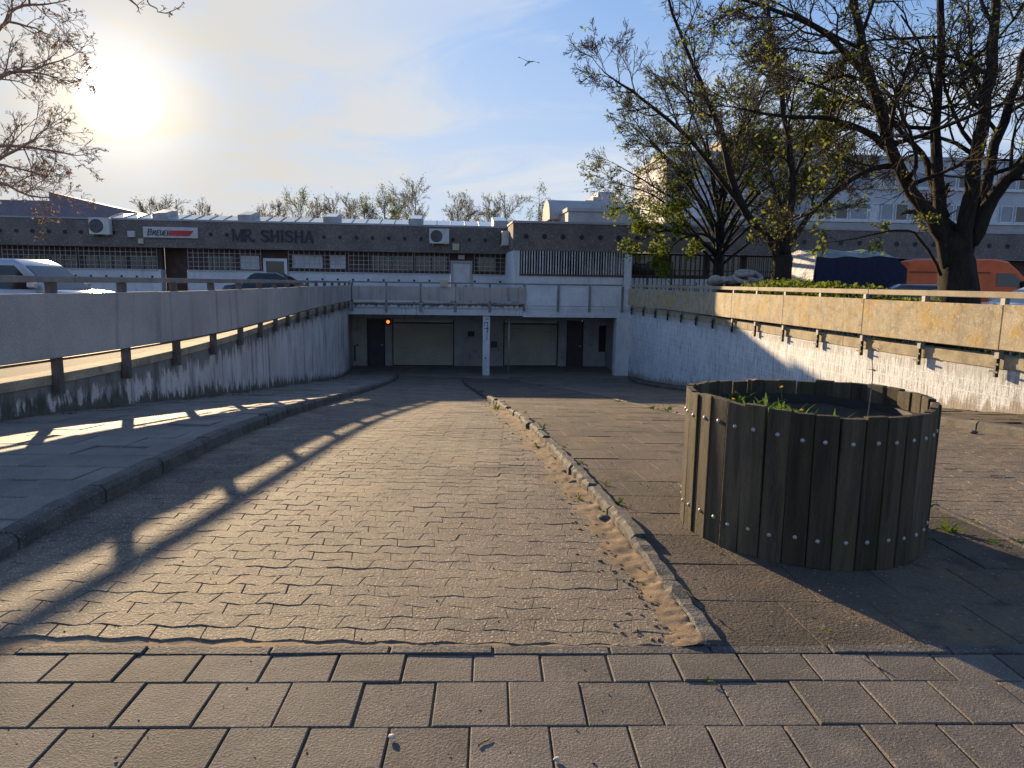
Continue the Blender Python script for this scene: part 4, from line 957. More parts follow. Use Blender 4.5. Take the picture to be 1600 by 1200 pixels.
def car(loc, rz, paint, label, L=4.2, Wd=1.76, Ht=1.46, hatch=True):
    r_ = empty('parked_car', loc, rz, label=label, cat='car', group='cars parked on the upper level')
    w = Wd / 2; h = L / 2
    # lower body as cross-sections along x
    xs = [(-h, .42, .80, .82), (-h + .12, .30, .93, .93), (-h + .6, .22, .97, 1.), (-.4, .20, .95, 1.), (.75, .20, .93, 1.), (h - .75, .22, .86, .98), (h - .2, .26, .74, .92), (h, .34, .62, .78)]
    secs = []
    for x, zb, zt, k in xs:
        y = w * k; secs.append([(x, -y * .92, zb), (x, y * .92, zb), (x, y, zb + .18), (x, y * 1.0, (zb + zt) / 2), (x, y * .95, zt - .06), (x, y * .82, zt), (x, -y * .82, zt), (x, -y * .95, zt - .06), (x, -y, (zb + zt) / 2), (x, -y, zb + .18)])
    loft(secs).build('body', MT[paint], r_, smooth=True)
    # greenhouse: roof + pillars as one shell, panes set just proud
    bel = .90; rf = Ht; xa, xb = (-h + .15 if hatch else -h + .75), h - 1.25
    ta, tb = xa + .55, xb - .95; yb, yt = w * .93, w * .74
    bot = [(xa, -yb, bel), (xb, -yb * .96, bel - .02), (xb, yb * .96, bel - .02), (xa, yb, bel)]
    mid = [(ta - .18, -yt * 1.06, rf - .13), (tb + .25, -yt * 1.04, rf - .15), (tb + .25, yt * 1.04, rf - .15), (ta - .18, yt * 1.06, rf - .13)]
    top = [(ta, -yt * .92, rf - .02), (tb, -yt * .92, rf - .02), (tb, yt * .92, rf - .02), (ta, yt * .92, rf - .02)]
    g_ = MB(); g_.v = bot + mid + top; g_.f = [(i, (i + 1) % 4, 4 + (i + 1) % 4, 4 + i) for i in range(4)] + [(4 + i, 4 + (i + 1) % 4, 8 + (i + 1) % 4, 8 + i) for i in range(4)] + [(8, 9, 10, 11)]
    g_.build('roof', MT[paint], r_, bevel=.07, seg=3, smooth=True)
    def pane(a, b_, c, d, name, ins=.06, off=.012):
        P_ = [Vector(p) for p in (a, b_, c, d)]; c0 = sum(P_, Vector()) / 4; n_ = (P_[1] - P_[0]).cross(P_[3] - P_[0]).normalized()
        if n_.dot(c0 - Vector((0, 0, 1))) < 0: n_ = -n_
        Q = [c0 + (p - c0) * (1 - 2 * ins) + n_ * off for p in P_]; Q2 = [q - n_ * .02 for q in Q]
        MB().hexa(Q2, Q).build(name, MT['glassdark'], r_)
    pane(bot[1], bot[2], mid[2], mid[1], 'windscreen', .05); pane(bot[0], bot[3], mid[3], mid[0], 'rear_window', .07)
    for s in (0, 1):
        lo = (bot[0], bot[1]) if s == 0 else (bot[3], bot[2]); hi = (mid[0], mid[1]) if s == 0 else (mid[3], mid[2])
        V_ = [Vector(p) for p in (*lo, *hi)]
        for t0, t1 in ((.06, .46), (.52, .93)):
            pane(V_[0].lerp(V_[1], t0), V_[0].lerp(V_[1], t1), V_[2].lerp(V_[3], t1), V_[2].lerp(V_[3], t0), 'side_window', .05)
    for s in (-1, 1):
        MB().box(h - .14, h - .02, s * w * .62 - .16, s * w * .62 + .16, .56, .68).build('headlight', MT['blind'], r_, bevel=.03)
        MB().box(-h + .01, -h + .1, s * w * .7 - .1, s * w * .7 + .1, .62, .8).build('tail_light', MT['red'], r_, bevel=.02)
        MB().box(xb - .35, xb - .2, s * (w + .02), s * (w + .16) if s > 0 else s * (w + .16) + .14, .95, 1.07).build('mirror', MT[paint], r_, bevel=.02) if False else MB().box(xb - .38, xb - .22, *sorted((s * (w - .04), s * (w + .14))), .95, 1.08).build('mirror', MT[paint], r_, bevel=.03)
        for x in (-h + .75, h - .8): wheel(r_, x, s * (w - .1), .31)
    return r_
P0 = atz(183, 452, 1.0); 
car((-11.7, 17.2, GZ), R(-2), 'silver', 'silver car behind the left railing with the sun glinting on it', L=4.6, Wd=1.84, Ht=1.63)
car((-9.9, 30.2, GZ), R(4), 'blackcar', 'dark car standing in front of the dark doorway and framed shop door', L=4.4, Ht=1.46, hatch=False)
car((11.4, 21.6, GZ), R(182), 'blackcar', 'black car behind the railing in front of the orange van', L=4.3, Ht=1.36)
car((12.9, 17.4, GZ), R(176), 'whitecar', 'white car right of the thick tree trunk behind the railing', L=4.2, Ht=1.40)

# orange van
vn = empty('delivery_van', (19.4, 30.3, GZ), R(-14), label='orange red high roof van parked right of the blue tarpaulin', cat='van')
L, w = 5.4, .98; h = L / 2
prof = [(-h, .45), (-h, 2.0), (-h + .10, 2.32), (-h + .35, 2.42), (h - 2.1, 2.44), (h - 1.65, 2.34), (h - 1.22, 1.95), (h - .62, 1.25), (h - .08, 1.02), (h, .80), (h, .42)]
secs = []
for s, k in ((-1, 0), (-1, 1), (1, 1), (1, 0)):
    pass
vb = MB(); ys = [(-w * .86, .045), (-w * .97, .0), (-w, 0), (w, 0), (w * .97, 0), (w * .86, .045)]
rings = []
for y, up in ((-w, 0.), (-w * .97, .0), (-w * .80, 1.), (w * .80, 1.), (w * .97, 0.), (w, 0.)):
    rg = []
    for x, z in prof:
        zz = z
        if z > 1.9: zz = z - (.16 if abs(y) > w * .98 else .07 if abs(y) > w * .9 else 0)
        yy = y * (1 - .06 * max(0, z - 1.1)) * (.93 if x > h - .2 else 1)
        rg.append((x, yy, zz))
    rings.append(rg)
loft(rings).build('body', MT['van'], vn, smooth=False, bevel=.02, seg=2)
def vpane(pts, name, mat='glassdark', n_=Vector((0, -1, 0)), off=.012):
    Q = [Vector(p) for p in pts]; MB().hexa([q - n_ * .02 for q in Q], [q + n_ * off for q in Q]).build(name, MT[mat], vn)
A, B = Vector((h - 1.22, 0, 1.95)), Vector((h - .62, 0, 1.25)); n_ = Vector((B.z - A.z, 0, -(B.x - A.x))).normalized() * -1
vpane([(h - 1.24, -w * .78, 1.93), (h - .66, -w * .88, 1.28), (h - .66, w * .88, 1.28), (h - 1.24, w * .78, 1.93)], 'windscreen', n_=n_, off=.02)
for s in (-1, 1):
    n2 = Vector((0, s, 0))
    vpane([(h - 2.05, s * w * .965, 1.32), (h - .95, s * w * .965, 1.30), (h - 1.42, s * w * .935, 1.84), (h - 2.05, s * w * .935, 1.86)], 'side_window', n_=n2, off=.035)
    MB().box(-h + .1, h - 2.3, *sorted((s * w * .975, s * (w + .012))), 1.86, 1.89).build('roof_seam', MT['dark'], vn)
    MB().box(h - .1, h + .01, s * w * .66 - .15, s * w * .66 + .15, .78, .96).build('headlight', MT['blind'], vn, bevel=.02)
    MB().box(h - 1.15, h - .95, *sorted((s * (w - .02), s * (w + .2))), 1.25, 1.55).build('mirror', MT['dark'], vn, bevel=.03)
    for x in (-h + 1.0, h - 1.0): wheel(vn, x, s * (w - .12), .34, .22)
MB().box(h - .05, h + .06, -w * .8, w * .8, .40, .62).build('bumper', MT['dark'], vn, bevel=.03)

# trailer under a blue tarpaulin
tl_ = empty('covered_trailer', (9.35, 23.4, GZ), R(12), label='trailer tented in dark blue tarpaulin with a pale end flap', cat='trailer')
Lt, wt_ = 3.35, .88; n = 28
def ring_t(x, sag):
    hs, hr = 2.16 - sag, 2.40 - sag; j = lambda: .02 * fbm(x * 2.2, random.random() * 9, 2)
    return [(x, -wt_ + j(), .35), (x, -wt_ - .03 + j(), 1.2), (x, -wt_ + j(), hs), (x, -wt_ * .55, hs + (hr - hs) * .55 + j()), (x, 0, hr + j()), (x, wt_ * .55, hs + (hr - hs) * .55), (x, wt_, hs), (x, wt_, .35)]
secs = []
for i in range(n + 1):
    x = Lt * i / n; sag = .05 * math.sin(math.pi * 3 * i / n) ** 2 - .10 * (i / n) + (.42 * max(0, (x - Lt + .5) / .5)) ; secs.append(ring_t(x, sag))
q = loft(secs); side = MB(); roof_ = MB(); k = 8
side.v = list(q.v); roof_.v = list(q.v)
for f in q.f:
    js = sorted({v % k for v in f}) if len(f) == 4 else None
    if js and js[0] >= 2 and js[-1] <= 6: roof_.f.append(f)
    elif js or f[0] != k - 1: side.f.append(f)
side.build('tarpaulin', MT['tarp'], tl_, smooth=True); roof_.build('tarpaulin_roof', MT['tarproof'], tl_, smooth=True)
e = MB(); r0 = ring_t(0, 0)
pts = [(-.03, r0[2][1], r0[2][2]), (-.03, r0[3][1], r0[3][2]), (-.05, 0, r0[4][2]), (-.03, r0[5][1], r0[5][2]), (-.03, r0[6][1], r0[6][2]), (-.10, .84, 1.45), (-.16, .2, 1.15), (-.08, -.84, 1.0)]
e.v = pts + [(x + .025, y, z) for x, y, z in pts]; m_ = len(pts); e.f = [tuple(range(m_)), tuple(range(2 * m_ - 1, m_ - 1, -1))] + [(i, (i + 1) % m_, m_ + (i + 1) % m_, m_ + i) for i in range(m_)]
e.build('end_flap', MT['tarpw'], tl_)
MB().box(-.005, .02, -.86, .86, .36, 2.06).build('end_cover', MT['tarp'], tl_)
MB().box(-.1, Lt, -.8, .8, .5, .62).build('chassis', MT['dark'], tl_)
for s in (-1, 1): wheel(tl_, 1.7, s * .74, .32)

# pile of stones and tyres by the hedge
pile = [(1118, 437, .32, 'pale rough stone at the left end of the rubble pile', 0), (1132, 436, .26, 'small grey stone second from left in the rubble pile', 0), (1146, 437, .3, 'flat grey stone under the pale stones by the rubble pile', 0)]
for px, py, s, lab, _ in pile:
    p = atY(px, py, 25.5); b = MB(); bm = bmesh.new(); bmesh.ops.create_icosphere(bm, subdivisions=2, radius=s)
    for v in bm.verts: v.co *= 1 + .3 * fbm(v.co.x * 3 + px, v.co.y * 3, v.co.z * 3); v.co.z *= .6
    b.v = [tuple(v.co) for v in bm.verts]; b.f = [tuple(v.index for v in f.verts) for f in bm.faces]; bm.free()
    tag(b.build('stone', MT['stone'], loc=(p.x, p.y, 1.58)), lab, 'stone', 'rubble pile behind the railing')
hb_ = MB()
for k in range(5):
    hb_.lathe([(1.2 - .2 * k + .1 * random.random(), .28 * k), (1.05 - .2 * k, .28 * (k + 1))], 14)
mnd = tag(hb_.build('soil_mound', MT['soil'], loc=(atY(1150, 437, 25.5).x, 25.6, GZ), smooth=True), 'low dark mound of earth under the stones and tyres', 'mound')
for i, (px, zz, tx) in enumerate(((1160, 1.66, .15), (1163, 1.85, -.08), (1178, 1.74, .25))):
    t = MB(); nn, mm = 20, 8
    for a in range(nn):
        for c in range(mm): al, be = 2 * math.pi * a / nn, 2 * math.pi * c / mm; rr = .27 + .09 * math.cos(be); t.v.append((rr * math.cos(al), rr * math.sin(al), .085 * math.sin(be)))
    for a in range(nn):
        for c in range(mm): t.f.append((a * mm + c, ((a + 1) % nn) * mm + c, ((a + 1) % nn) * mm + (c + 1) % mm, a * mm + (c + 1) % mm))
    o = t.build('old_tyre', MT['stone'], loc=(atY(px, 430, 25.3).x, 25.3, zz), smooth=True); o.rotation_euler = (R(18) + tx, tx, 0)
    tag(o, ('lowest dusty ring of the stack on the rubble pile', 'topmost dusty ring of the stack on the rubble pile', 'tilted dusty ring right of the stack on the rubble pile')[i], 'tyre', 'rubble pile behind the railing')

# black pipe frame and barrier behind the right corner of the deck
fr_ = empty('pipe_frame', (atY(1012, 440, 32.6).x, 32.8, GZ), TH, label='tall black pipe frame right of the white pillar', cat='frame')
wf = atY(1052, 440, 32.6).x - fr_.location.x; zt = fz(1030, 411, 32.6) - GZ
MB().tube([(0, 0, 0), (0, 0, zt)], .03, 8).build('leg', MT['dark'], fr_); MB().tube([(wf, 0, 0), (wf, 0, zt)], .03, 8).build('leg', MT['dark'], fr_); MB().tube([(-.03, 0, zt + .02), (wf + .03, 0, zt + .02)], .03, 8).build('crossbar', MT['dark'], fr_)
bf = empty('barrier', (atY(1050, 440, 32.6).x, 32.9, GZ), TH, label='low dark bar barrier beside the pipe frame', cat='barrier')
wf = atY(1092, 440, 32.6).x - bf.location.x; b = MB()
for i in range(9): MB().tube([(wf * i / 8, 0, .0), (wf * i / 8, 0, 1.3 if i in (0, 8) else 1.12)], .016 if i not in (0, 8) else .028, 6).build('bar', MT['postL'], bf)
MB().tube([(0, 0, 1.15), (wf, 0, 1.15)], .02, 6).build('rail', MT['postL'], bf)

# ------------------------------------------------------------------ trees
class Tree:
    def __init__(s, name, loc, **kw):
        s.root = empty(name, loc, **kw); s.o = Vector(loc); s.big = MB(); s.small = MB(); s.leaf = []; s.leafsize = .07; s.rs = random.Random(int(abs(loc[0]) * 100) + int(loc[1]) * 7)
    def tube(s, pts, r0, r1, n, big):
        k = len(pts); rad = [max(.002, r0 + (r1 - r0) * i / (k - 1)) for i in range(k)]
        (s.big if big else s.small).tube([p - s.o for p in pts], rad, n, cap=big)
    def leaves(s, p, n, spread):
        for _ in range(n):
            c = p + Vector((s.rs.gauss(0, spread), s.rs.gauss(0, spread), s.rs.gauss(0, spread)))
            s.leaf.append(c)
    def twig(s, p, d, L, r, lev, P):
        rs = s.rs; n = 3 if lev >= P['lev'] - 1 else 5; pts = [p]; d = d.normalized(); q = p
        for i in range(n):
            d = (d + Vector((rs.gauss(0, P['wob']), rs.gauss(0, P['wob']), rs.gauss(0, P['wob']) + P['up']))).normalized(); q = q + d * (L / n); pts.append(q)
        s.tube(pts, r, max(P['rmin'], r * .35), 5 if lev <= 1 else 3, lev <= 1 and r > .03)
        if lev < P['lev']:
            k = P['n'][lev]
            for i in range(k):
                t = .18 + .82 * (i + rs.random() * .7) / k; t = min(t, .999); f = t * n; j = int(f); a = pts[j].lerp(pts[j + 1], f - j)
                dd = (pts[j + 1] - pts[j]).normalized(); ax = dd.orthogonal().normalized(); ax.rotate(Matrix.Rotation(rs.random() * 6.283, 3, dd))
                nd = dd.copy(); nd.rotate(Matrix.Rotation(R(rs.uniform(*P['ang'])), 3, ax))
                nd.z += P.get('zb', 0)
                s.twig(a, nd, L * P['lr'] * (1.1 - .5 * t) * rs.uniform(.7, 1.2), max(P['rmin'], r * .55 * (1 - .4 * t)), lev + 1, P)
        if lev >= P['lev'] - P.get('ll', 0) and P['leaf'] > 0:
            for i in range(1, len(pts)):
                if rs.random() < P['leaf'] and (P.get('mask') is None or P['mask'](pts[i])): s.leaves(pts[i], rs.choice((1, 2, 3)), P['sp'])
    def limb(s, pts, r0, r1, P, nchild, start=.15, Lc=2., big=True, sub=3):
        # smooth the given points
        Q = []
        k = len(pts)
        for i in range(k - 1):
            p0, p1, p2, p3 = pts[max(i - 1, 0)], pts[i], pts[i + 1], pts[min(i + 2, k - 1)]
            for j in range(sub):
                t = j / sub; Q.append(.5 * ((2 * p1) + (p2 - p0) * t + (2 * p0 - 5 * p1 + 4 * p2 - p3) * t * t + (3 * p1 - p0 - 3 * p2 + p3) * t ** 3))
        Q.append(pts[-1]); m_ = len(Q) - 1
        Q = [q + Vector((s.rs.gauss(0, .02), s.rs.gauss(0, .02), 0)) if 0 < i < m_ else q for i, q in enumerate(Q)]
        s.tube(Q, r0, r1, 9 if r0 > .1 else 6, big)
        for i in range(nchild):
            t = start + (1 - start) * (i + s.rs.random()) / nchild; t = min(t, .998); f = t * m_; j = int(f); a = Q[j].lerp(Q[j + 1], f - j)
            dd = (Q[j + 1] - Q[j]).normalized(); ax = dd.orthogonal().normalized(); ax.rotate(Matrix.Rotation(s.rs.random() * 6.283, 3, dd))
            nd = dd.copy(); nd.rotate(Matrix.Rotation(R(s.rs.uniform(*P['ang0'])), 3, ax)); nd.z += P.get('zb0', .1)
            rr = (r0 + (r1 - r0) * t) * .5
            s.twig(a, nd, Lc * s.rs.uniform(.55, 1.2) * (1.15 - .5 * t), max(min(rr, P['r0']), P['rmin']), 0, P)
        s.twig(Q[-1], Q[-1] - Q[-2], Lc * .6, r1, 0, P)
        return Q
    def finish(s, mtrunk, mtwig, mleaf):
        s.big.build('trunk', MT[mtrunk], s.root, smooth=True); s.small.build('branches', MT[mtwig], s.root, smooth=True)
        if s.leaf:
            N_ = len(s.leaf); C = np.array([tuple(c - s.o) for c in s.leaf]); rg = np.random.default_rng(len(s.leaf))
            A = rg.normal(size=(N_, 3)); A /= np.linalg.norm(A, axis=1)[:, None]; B = np.cross(A, rg.normal(size=(N_, 3))); B /= np.linalg.norm(B, axis=1)[:, None]
            sz = s.leafsize * rg.uniform(.6, 1.3, size=(N_, 1)); A *= sz; B *= sz * .62
            V_ = np.stack([C - A, C - B * .9 + A * .1, C + A, C + B * .9 + A * .1], 1).reshape(-1, 3)
            b = MB(); b.v = V_.tolist(); b.f = [(4 * i, 4 * i + 1, 4 * i + 2, 4 * i + 3) for i in range(N_)]; b.build('foliage', MT[mleaf], s.root)

def pix(pts, Y0, dY=None):
    return [atY(x, y, Y0 + (dY[i] if dY else 0)) for i, (x, y) in enumerate(pts)]
# big multi-stem tree behind the right railing
t = Tree('tree', (8.62, 13.7, GZ), label='thick dark multi stem tree close behind the right railing', cat='tree')
P = dict(lev=3, n=[7, 6, 4], ang=(25, 62), ang0=(35, 85), lr=.58, wob=.16, up=.03, rmin=.0045, r0=.045, leaf=.038, sp=.05, ll=0, zb0=.05)
Yb = 13.7
t.limb([Vector((8.62, 13.7, -.1)), *pix([(1496, 450), (1492, 400), (1487, 375)], Yb)], .42, .22, P, 0, big=True)
t.tube([Vector((8.62, 13.7, -.05)), *pix([(1493, 452)], Yb)], .54, .40, 10, True)
L1 = t.limb(pix([(1486, 420), (1470, 372), (1440, 320), (1402, 255), (1378, 180), (1352, 90), (1330, -20), (1310, -120)], Yb, [0, 0, -.2, -.5, -.8, -1.0, -1.2, -1.3]), .155, .04, P, 11, .3, 2.6)
t.limb(pix([(1478, 385), (1468, 300), (1463, 200), (1468, 90), (1470, -40), (1465, -160)], Yb, [0, .1, .3, .5, .7, .9]), .125, .04, P, 10, .3, 2.4)
t.limb(pix([(1502, 410), (1512, 330), (1530, 220), (1548, 110), (1560, -20), (1570, -150)], Yb, [0, -.2, -.4, -.5, -.6, -.7]), .165, .045, P, 10, .3, 2.6)
t.limb(pix([(1508, 400), (1535, 300), (1568, 190), (1600, 90), (1640, -20)], Yb, [0, .3, .6, .9, 1.2]), .13, .04, P, 9, .3, 2.4)
t.limb(pix([(1515, 380), (1548, 310), (1590, 268), (1650, 220), (1720, 150)], Yb, [0, -.1, -.3, -.4, -.5]), .15, .05, P, 8, .3, 2.2)
t.limb(pix([(1478, 340), (1455, 275), (1440, 240), (1400, 200), (1340, 160), (1265, 130), (1190, 110)], Yb, [0, .3, .6, .8, 1., 1.3, 1.6]), .08, .015, P, 10, .3, 1.7)
t.limb(pix([(1392, 235), (1350, 205), (1290, 185), (1220, 182), (1160, 170)], Yb, [-.5, -.6, -.7, -.8, -.9]), .07, .015, P, 9, .2, 1.3)
t.limb(pix([(1405, 260), (1370, 262), (1320, 285), (1270, 330), (1240, 345)], Yb, [-.5, -.4, -.3, -.2, -.1]), .06, .012, P, 8, .2, 1.2)
t.limb(pix([(1378, 160), (1330, 90), (1270, 40), (1190, 10), (1120, -10)], Yb, [-.8, -1., -1.2, -1.4, -1.6]), .07, .015, P, 9, .2, 1.5)
t.limb(pix([(1470, 430), (1440, 372), (1400, 360), (1340, 372), (1300, 378)], Yb, [-.1, -.5, -.8, -1., -1.2]), .03, .008, dict(P, leaf=.12, n=[4, 4, 3]), 4, .3, .6)
t.leafsize = .042; t.finish('bark', 'twig', 'leaf')

# forked tree in the middle
t = Tree('tree', (8.5, 22.0, GZ), label='forked tree with one stem leaning left beside the tarpaulin trailer', cat='tree')
P = dict(lev=3, n=[6, 5, 4], ang=(22, 55), ang0=(30, 75), lr=.58, wob=.14, up=.05, rmin=.006, r0=.05, leaf=.011, sp=.06, zb0=.1)
Yb = 22.
P0_ = atY(1222, 440, Yb)
t.limb([Vector((P0_.x, Yb, 0)), *pix([(1222, 420), (1222, 395)], Yb)], .34, .26, P, 0)
t.limb(pix([(1222, 410), (1200, 370), (1165, 332), (1140, 270), (1122, 200), (1095, 130), (1062, 50), (1035, -30)], Yb, [0, -.1, -.3, -.5, -.6, -.7, -.8, -.9]), .15, .03, P, 12, .35, 2.4)
t.limb(pix([(1165, 332), (1120, 270), (1070, 210), (1000, 152), (965, 128), (940, 108)], Yb, [-.3, -.6, -.9, -1.1, -1.2, -1.3]), .09, .012, dict(P, leaf=.002), 12, .3, 1.7)
t.limb(pix([(1224, 408), (1233, 340), (1238, 270), (1226, 180), (1210, 90), (1200, 0), (1195, -90)], Yb, [0, .1, .2, .3, .4, .5, .6]), .14, .03, P, 13, .3, 2.3)
t.limb(pix([(1226, 395), (1258, 345), (1300, 305), (1340, 278)], Yb, [0, .2, .4, .6]), .11, .03, P, 8, .3, 1.7)
t.limb(pix([(1230, 370), (1222, 330), (1205, 285), (1170, 250)], Yb, [0, .5, .9, 1.2]), .08, .02, dict(P, leaf=.15), 7, .3, 1.6)
t.limb(pix([(1238, 280), (1262, 230), (1290, 200)], Yb, [.2, .1, 0]), .06, .015, dict(P, leaf=.5, n=[6, 5, 3]), 9, .2, 1.3)
t.leafsize = .06; t.finish('bark', 'twig', 'leafy')

# round bushy tree
t = Tree('tree', (8.1, 28.0, GZ), label='round bushy tree with new yellow green leaves in front of the dark wing', cat='tree')
low = lambda p: (p.z < 4.6 and p.x < 7.2) or t.rs.random() < .16
P = dict(lev=3, n=[6, 5, 4], ang=(18, 50), ang0=(20, 60), lr=.55, wob=.13, up=.02, rmin=.006, r0=.06, leaf=.2, sp=.10, ll=1, zb0=.0, mask=low)
Yb = 28.
t.limb([Vector((8.1, Yb, 0)), Vector((8.05, Yb, 1.5)), Vector((8.0, Yb, 4.4))], .30, .12, P, 0)
rs = random.Random(5)
for i in range(27):
    f_ = (i + .5) / 27; el = math.asin(-.12 + 1.08 * f_) ; az = i * 2.39996
    e_ = Vector((8.0 + 4.5 * math.cos(az) * math.cos(el), Yb + 3.8 * math.sin(az) * math.cos(el), 4.9 + 5.0 * math.sin(el)))
    p0 = Vector((8.0, Yb, 2.0 + 2.3 * f_)); m1 = p0.lerp(e_, .33) + Vector((0, 0, .5 * math.cos(el))); m2 = p0.lerp(e_, .68) + Vector((rs.gauss(0, .2), rs.gauss(0, .2), .45 * math.cos(el)))
    t.limb([p0, m1, m2, e_], .06, .012, P, 9, .3, 1.75)
t.limb([Vector((8.0, Yb, 2.6)), Vector((6.8, 27.2, 3.2)), Vector((5.6, 26.8, 3.4)), Vector((4.7, 26.6, 3.0))], .09, .02, dict(P, leaf=.2, n=[6, 5, 4]), 8, .3, 1.3)
t.limb([Vector((8.0, Yb, 3.0)), Vector((7.0, 26.8, 3.3)), Vector((6.0, 26.2, 3.0)), Vector((5.6, 26.0, 2.5))], .07, .02, dict(P, leaf=.25, n=[6, 5, 4]), 7, .4, 1.1)
t.leafsize = .06; t.finish('bark', 'twig', 'leafy')

# bare tree at the left edge: trunk outside the picture
t = Tree('tree', (-13.4, 14.0, GZ), label='bare budding tree reaching in from the left edge beside the sun', cat='tree')
P = dict(lev=3, n=[5, 4, 3], ang=(22, 60), ang0=(25, 70), lr=.55, wob=.15, up=.02, rmin=.0032, r0=.025, leaf=.07, sp=.010)
t.limb([Vector((-13.4, 14, 0)), Vector((-13.3, 14, 2.5)), Vector((-13.1, 14, 5.5)), Vector((-12.9, 14, 9.5))], .26, .10, P, 6, .4, 2.4)
S_ = lambda z: Vector((-13.2, 14, z))
for (z0, ptl) in ((2.6, [(-90, 300), (-10, 285), (45, 306), (95, 309)]), (3.2, [(-80, 270), (-5, 252), (40, 225), (66, 206)]), (3.6, [(-70, 235), (10, 228), (70, 234), (120, 243)]), (4.2, [(-70, 190), (0, 125), (40, 112), (90, 122)]), (4.8, [(-70, 130), (0, 42), (40, 40), (80, 55)]), (5.2, [(-60, 90), (20, 15), (60, 8), (100, 2)]), (3.9, [(-70, 160), (0, 118), (55, 108), (105, 90)]), (5.8, [(-60, 40), (10, -40), (60, -60), (110, -50)]), (3.0, [(-80, 330), (-20, 262), (20, 262), (70, 275)])):
    t.limb([S_(z0)] + pix(ptl, 13.2 + random.uniform(-.8, .8)), .05, .008, P, 9, .45, .95, big=False)
t.limb([S_(6.5)] + pix([(-60, -120), (60, -130), (150, -60), (195, -8), (215, 10)], 11.0), .06, .008, dict(P, lev=1, n=[2, 0, 0]), 2, .85, .35, big=False)
t.limb(pix([(150, -60), (222, -12), (236, 8), (256, 21), (279, 12)], 11.0), .014, .005, dict(P, lev=1, n=[3, 0, 0], leaf=.5), 3, .6, .2, big=False)
t.leafsize = .022; t.finish('bark', 'stalk_flaretwig', 'palebud')

# row of trees behind the roof, each its own
bgt = [(232, 312, .9, 0, 'bare'), (262, 308, .9, 0, 'bare'), (312, 312, .9, 0, 'bare'), (405, 316, .8, 0, 'bare'), (425, 312, .9, 0, 'bare'), (466, 294, 1.1, 1, 'green'), (497, 304, .9, 0, 'bare'), (520, 300, .95, 0, 'bare'), (541, 297, .95, 0, 'bare'), (570, 302, .9, 1, 'green'), (596, 290, 1.1, 1, 'green'), (620, 302, .9, 2, 'yellow'), (656, 280, 1.25, 0, 'bare'), (706, 298, 1.0, 0, 'bare'), (732, 304, .9, 0, 'bare'), (762, 306, .9, 0, 'bare'), (787, 298, 1., 0, 'bare'), (843, 274, 1.2, 3, 'willow')]
nb = ng = 0; o_ = ['first', 'second', 'third', 'fourth', 'fifth', 'sixth', 'seventh', 'eighth', 'ninth', 'tenth', 'eleventh', 'twelfth', 'thirteenth', 'fourteenth']
for i, (px, py, w_, kind, nm_) in enumerate(bgt):
    Y = 68 + (i * 37 % 9); top = atY(px, py, Y); 
    if kind == 0: lab = f'{o_[nb]} bare tree from the left in the row behind the roof'; nb += 1
    elif kind == 1: lab = f'{o_[ng]} pale green tree from the left in the row behind the roof'; ng += 1
    elif kind == 2: lab = 'only yellowish tree in the row behind the roof'
    else: lab = 'tall drooping willow at the right end of the row behind the roof'
    t = Tree('background_tree', (top.x, Y, GZ), label=lab, cat='tree', group='trees behind the flat roof')
    t.rs = random.Random(100 + i); Ht = top.z - GZ
    P = dict(lev=3 if kind == 0 else 2, n=[6, 5, 3], ang=(15, 42), ang0=(22, 68), lr=.58, wob=.13, up=.05 if kind < 3 else -.25, rmin=.010, r0=.05, leaf=(.02, .22, .3, .4)[kind], sp=.2, ll=1, zb0=.15)
    base = Vector((top.x, Y, GZ)); lean = Vector((t.rs.gauss(0, .3), 0, 0))
    t.limb([base, base + Vector((0, 0, Ht * .4)), base + Vector((0, 0, Ht * .62)) + lean, base + Vector((0, 0, Ht * .8)) + lean], .13, .03, P, 17, .3, 2.7 * w_)
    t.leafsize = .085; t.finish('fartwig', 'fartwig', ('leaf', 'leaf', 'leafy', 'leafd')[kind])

# ------------------------------------------------------------------ hedge behind the right railing
hl = []; b = MB(); hs = MB(); rg = random.Random(3)
def hedge_h(Y): return float(np.interp(Y, [8, 11, 13, 14.5, 16, 19.5, 21.5, 23], [1.0, 1.15, 1.22, 1.42, 1.62, 1.68, 1.5, 1.2]))
for i in range(9000):
    Y = 8 + 15 * rg.random(); X = XR0(Y) + .28 + .75 * rg.random() ** 1.2; hh = hedge_h(Y) * (.9 + .12 * fbm(X * 3, Y * 2.5)) ; z = GZ + (hh - GZ) * (1 - rg.random() ** 2.2) + .05 * rg.random()
    if fbm(X * 2, Y * 1.6, z * 2) < -.28: continue
    A = Vector((rg.gauss(0, 1), rg.gauss(0, 1), rg.gauss(0, 1))).normalized() * .045 * rg.uniform(.6, 1.3); B = A.orthogonal() * .6; B.rotate(Matrix.Rotation(rg.random() * 6, 3, A.normalized())); c = Vector((X, Y, z)); b.add([c - A, c - B, c + A, c + B], [(0, 1, 2, 3)])
for i in range(160):
    Y = 8 + 15 * rg.random(); X = XR0(Y) + .3 + .6 * rg.random(); hs.tube([(X, Y, GZ - .02), (X + rg.gauss(0, .05), Y + rg.gauss(0, .05), .6), (X + rg.gauss(0, .12), Y + rg.gauss(0, .12), hedge_h(Y) * .95)], [.012, .009, .004], 4)
hd = empty('hedge', (XR0(15) + .6, 15, GZ), label='low yellow green hedge growing along the back of the right railing', cat='hedge')
for o in (tag(b.build('foliage', MT['leafy']), kind='stuff'), tag(hs.build('stems', MT['twig']), kind='stuff')): o.parent = hd; o.matrix_parent_inverse = Matrix.Translation(-Vector(hd.location))

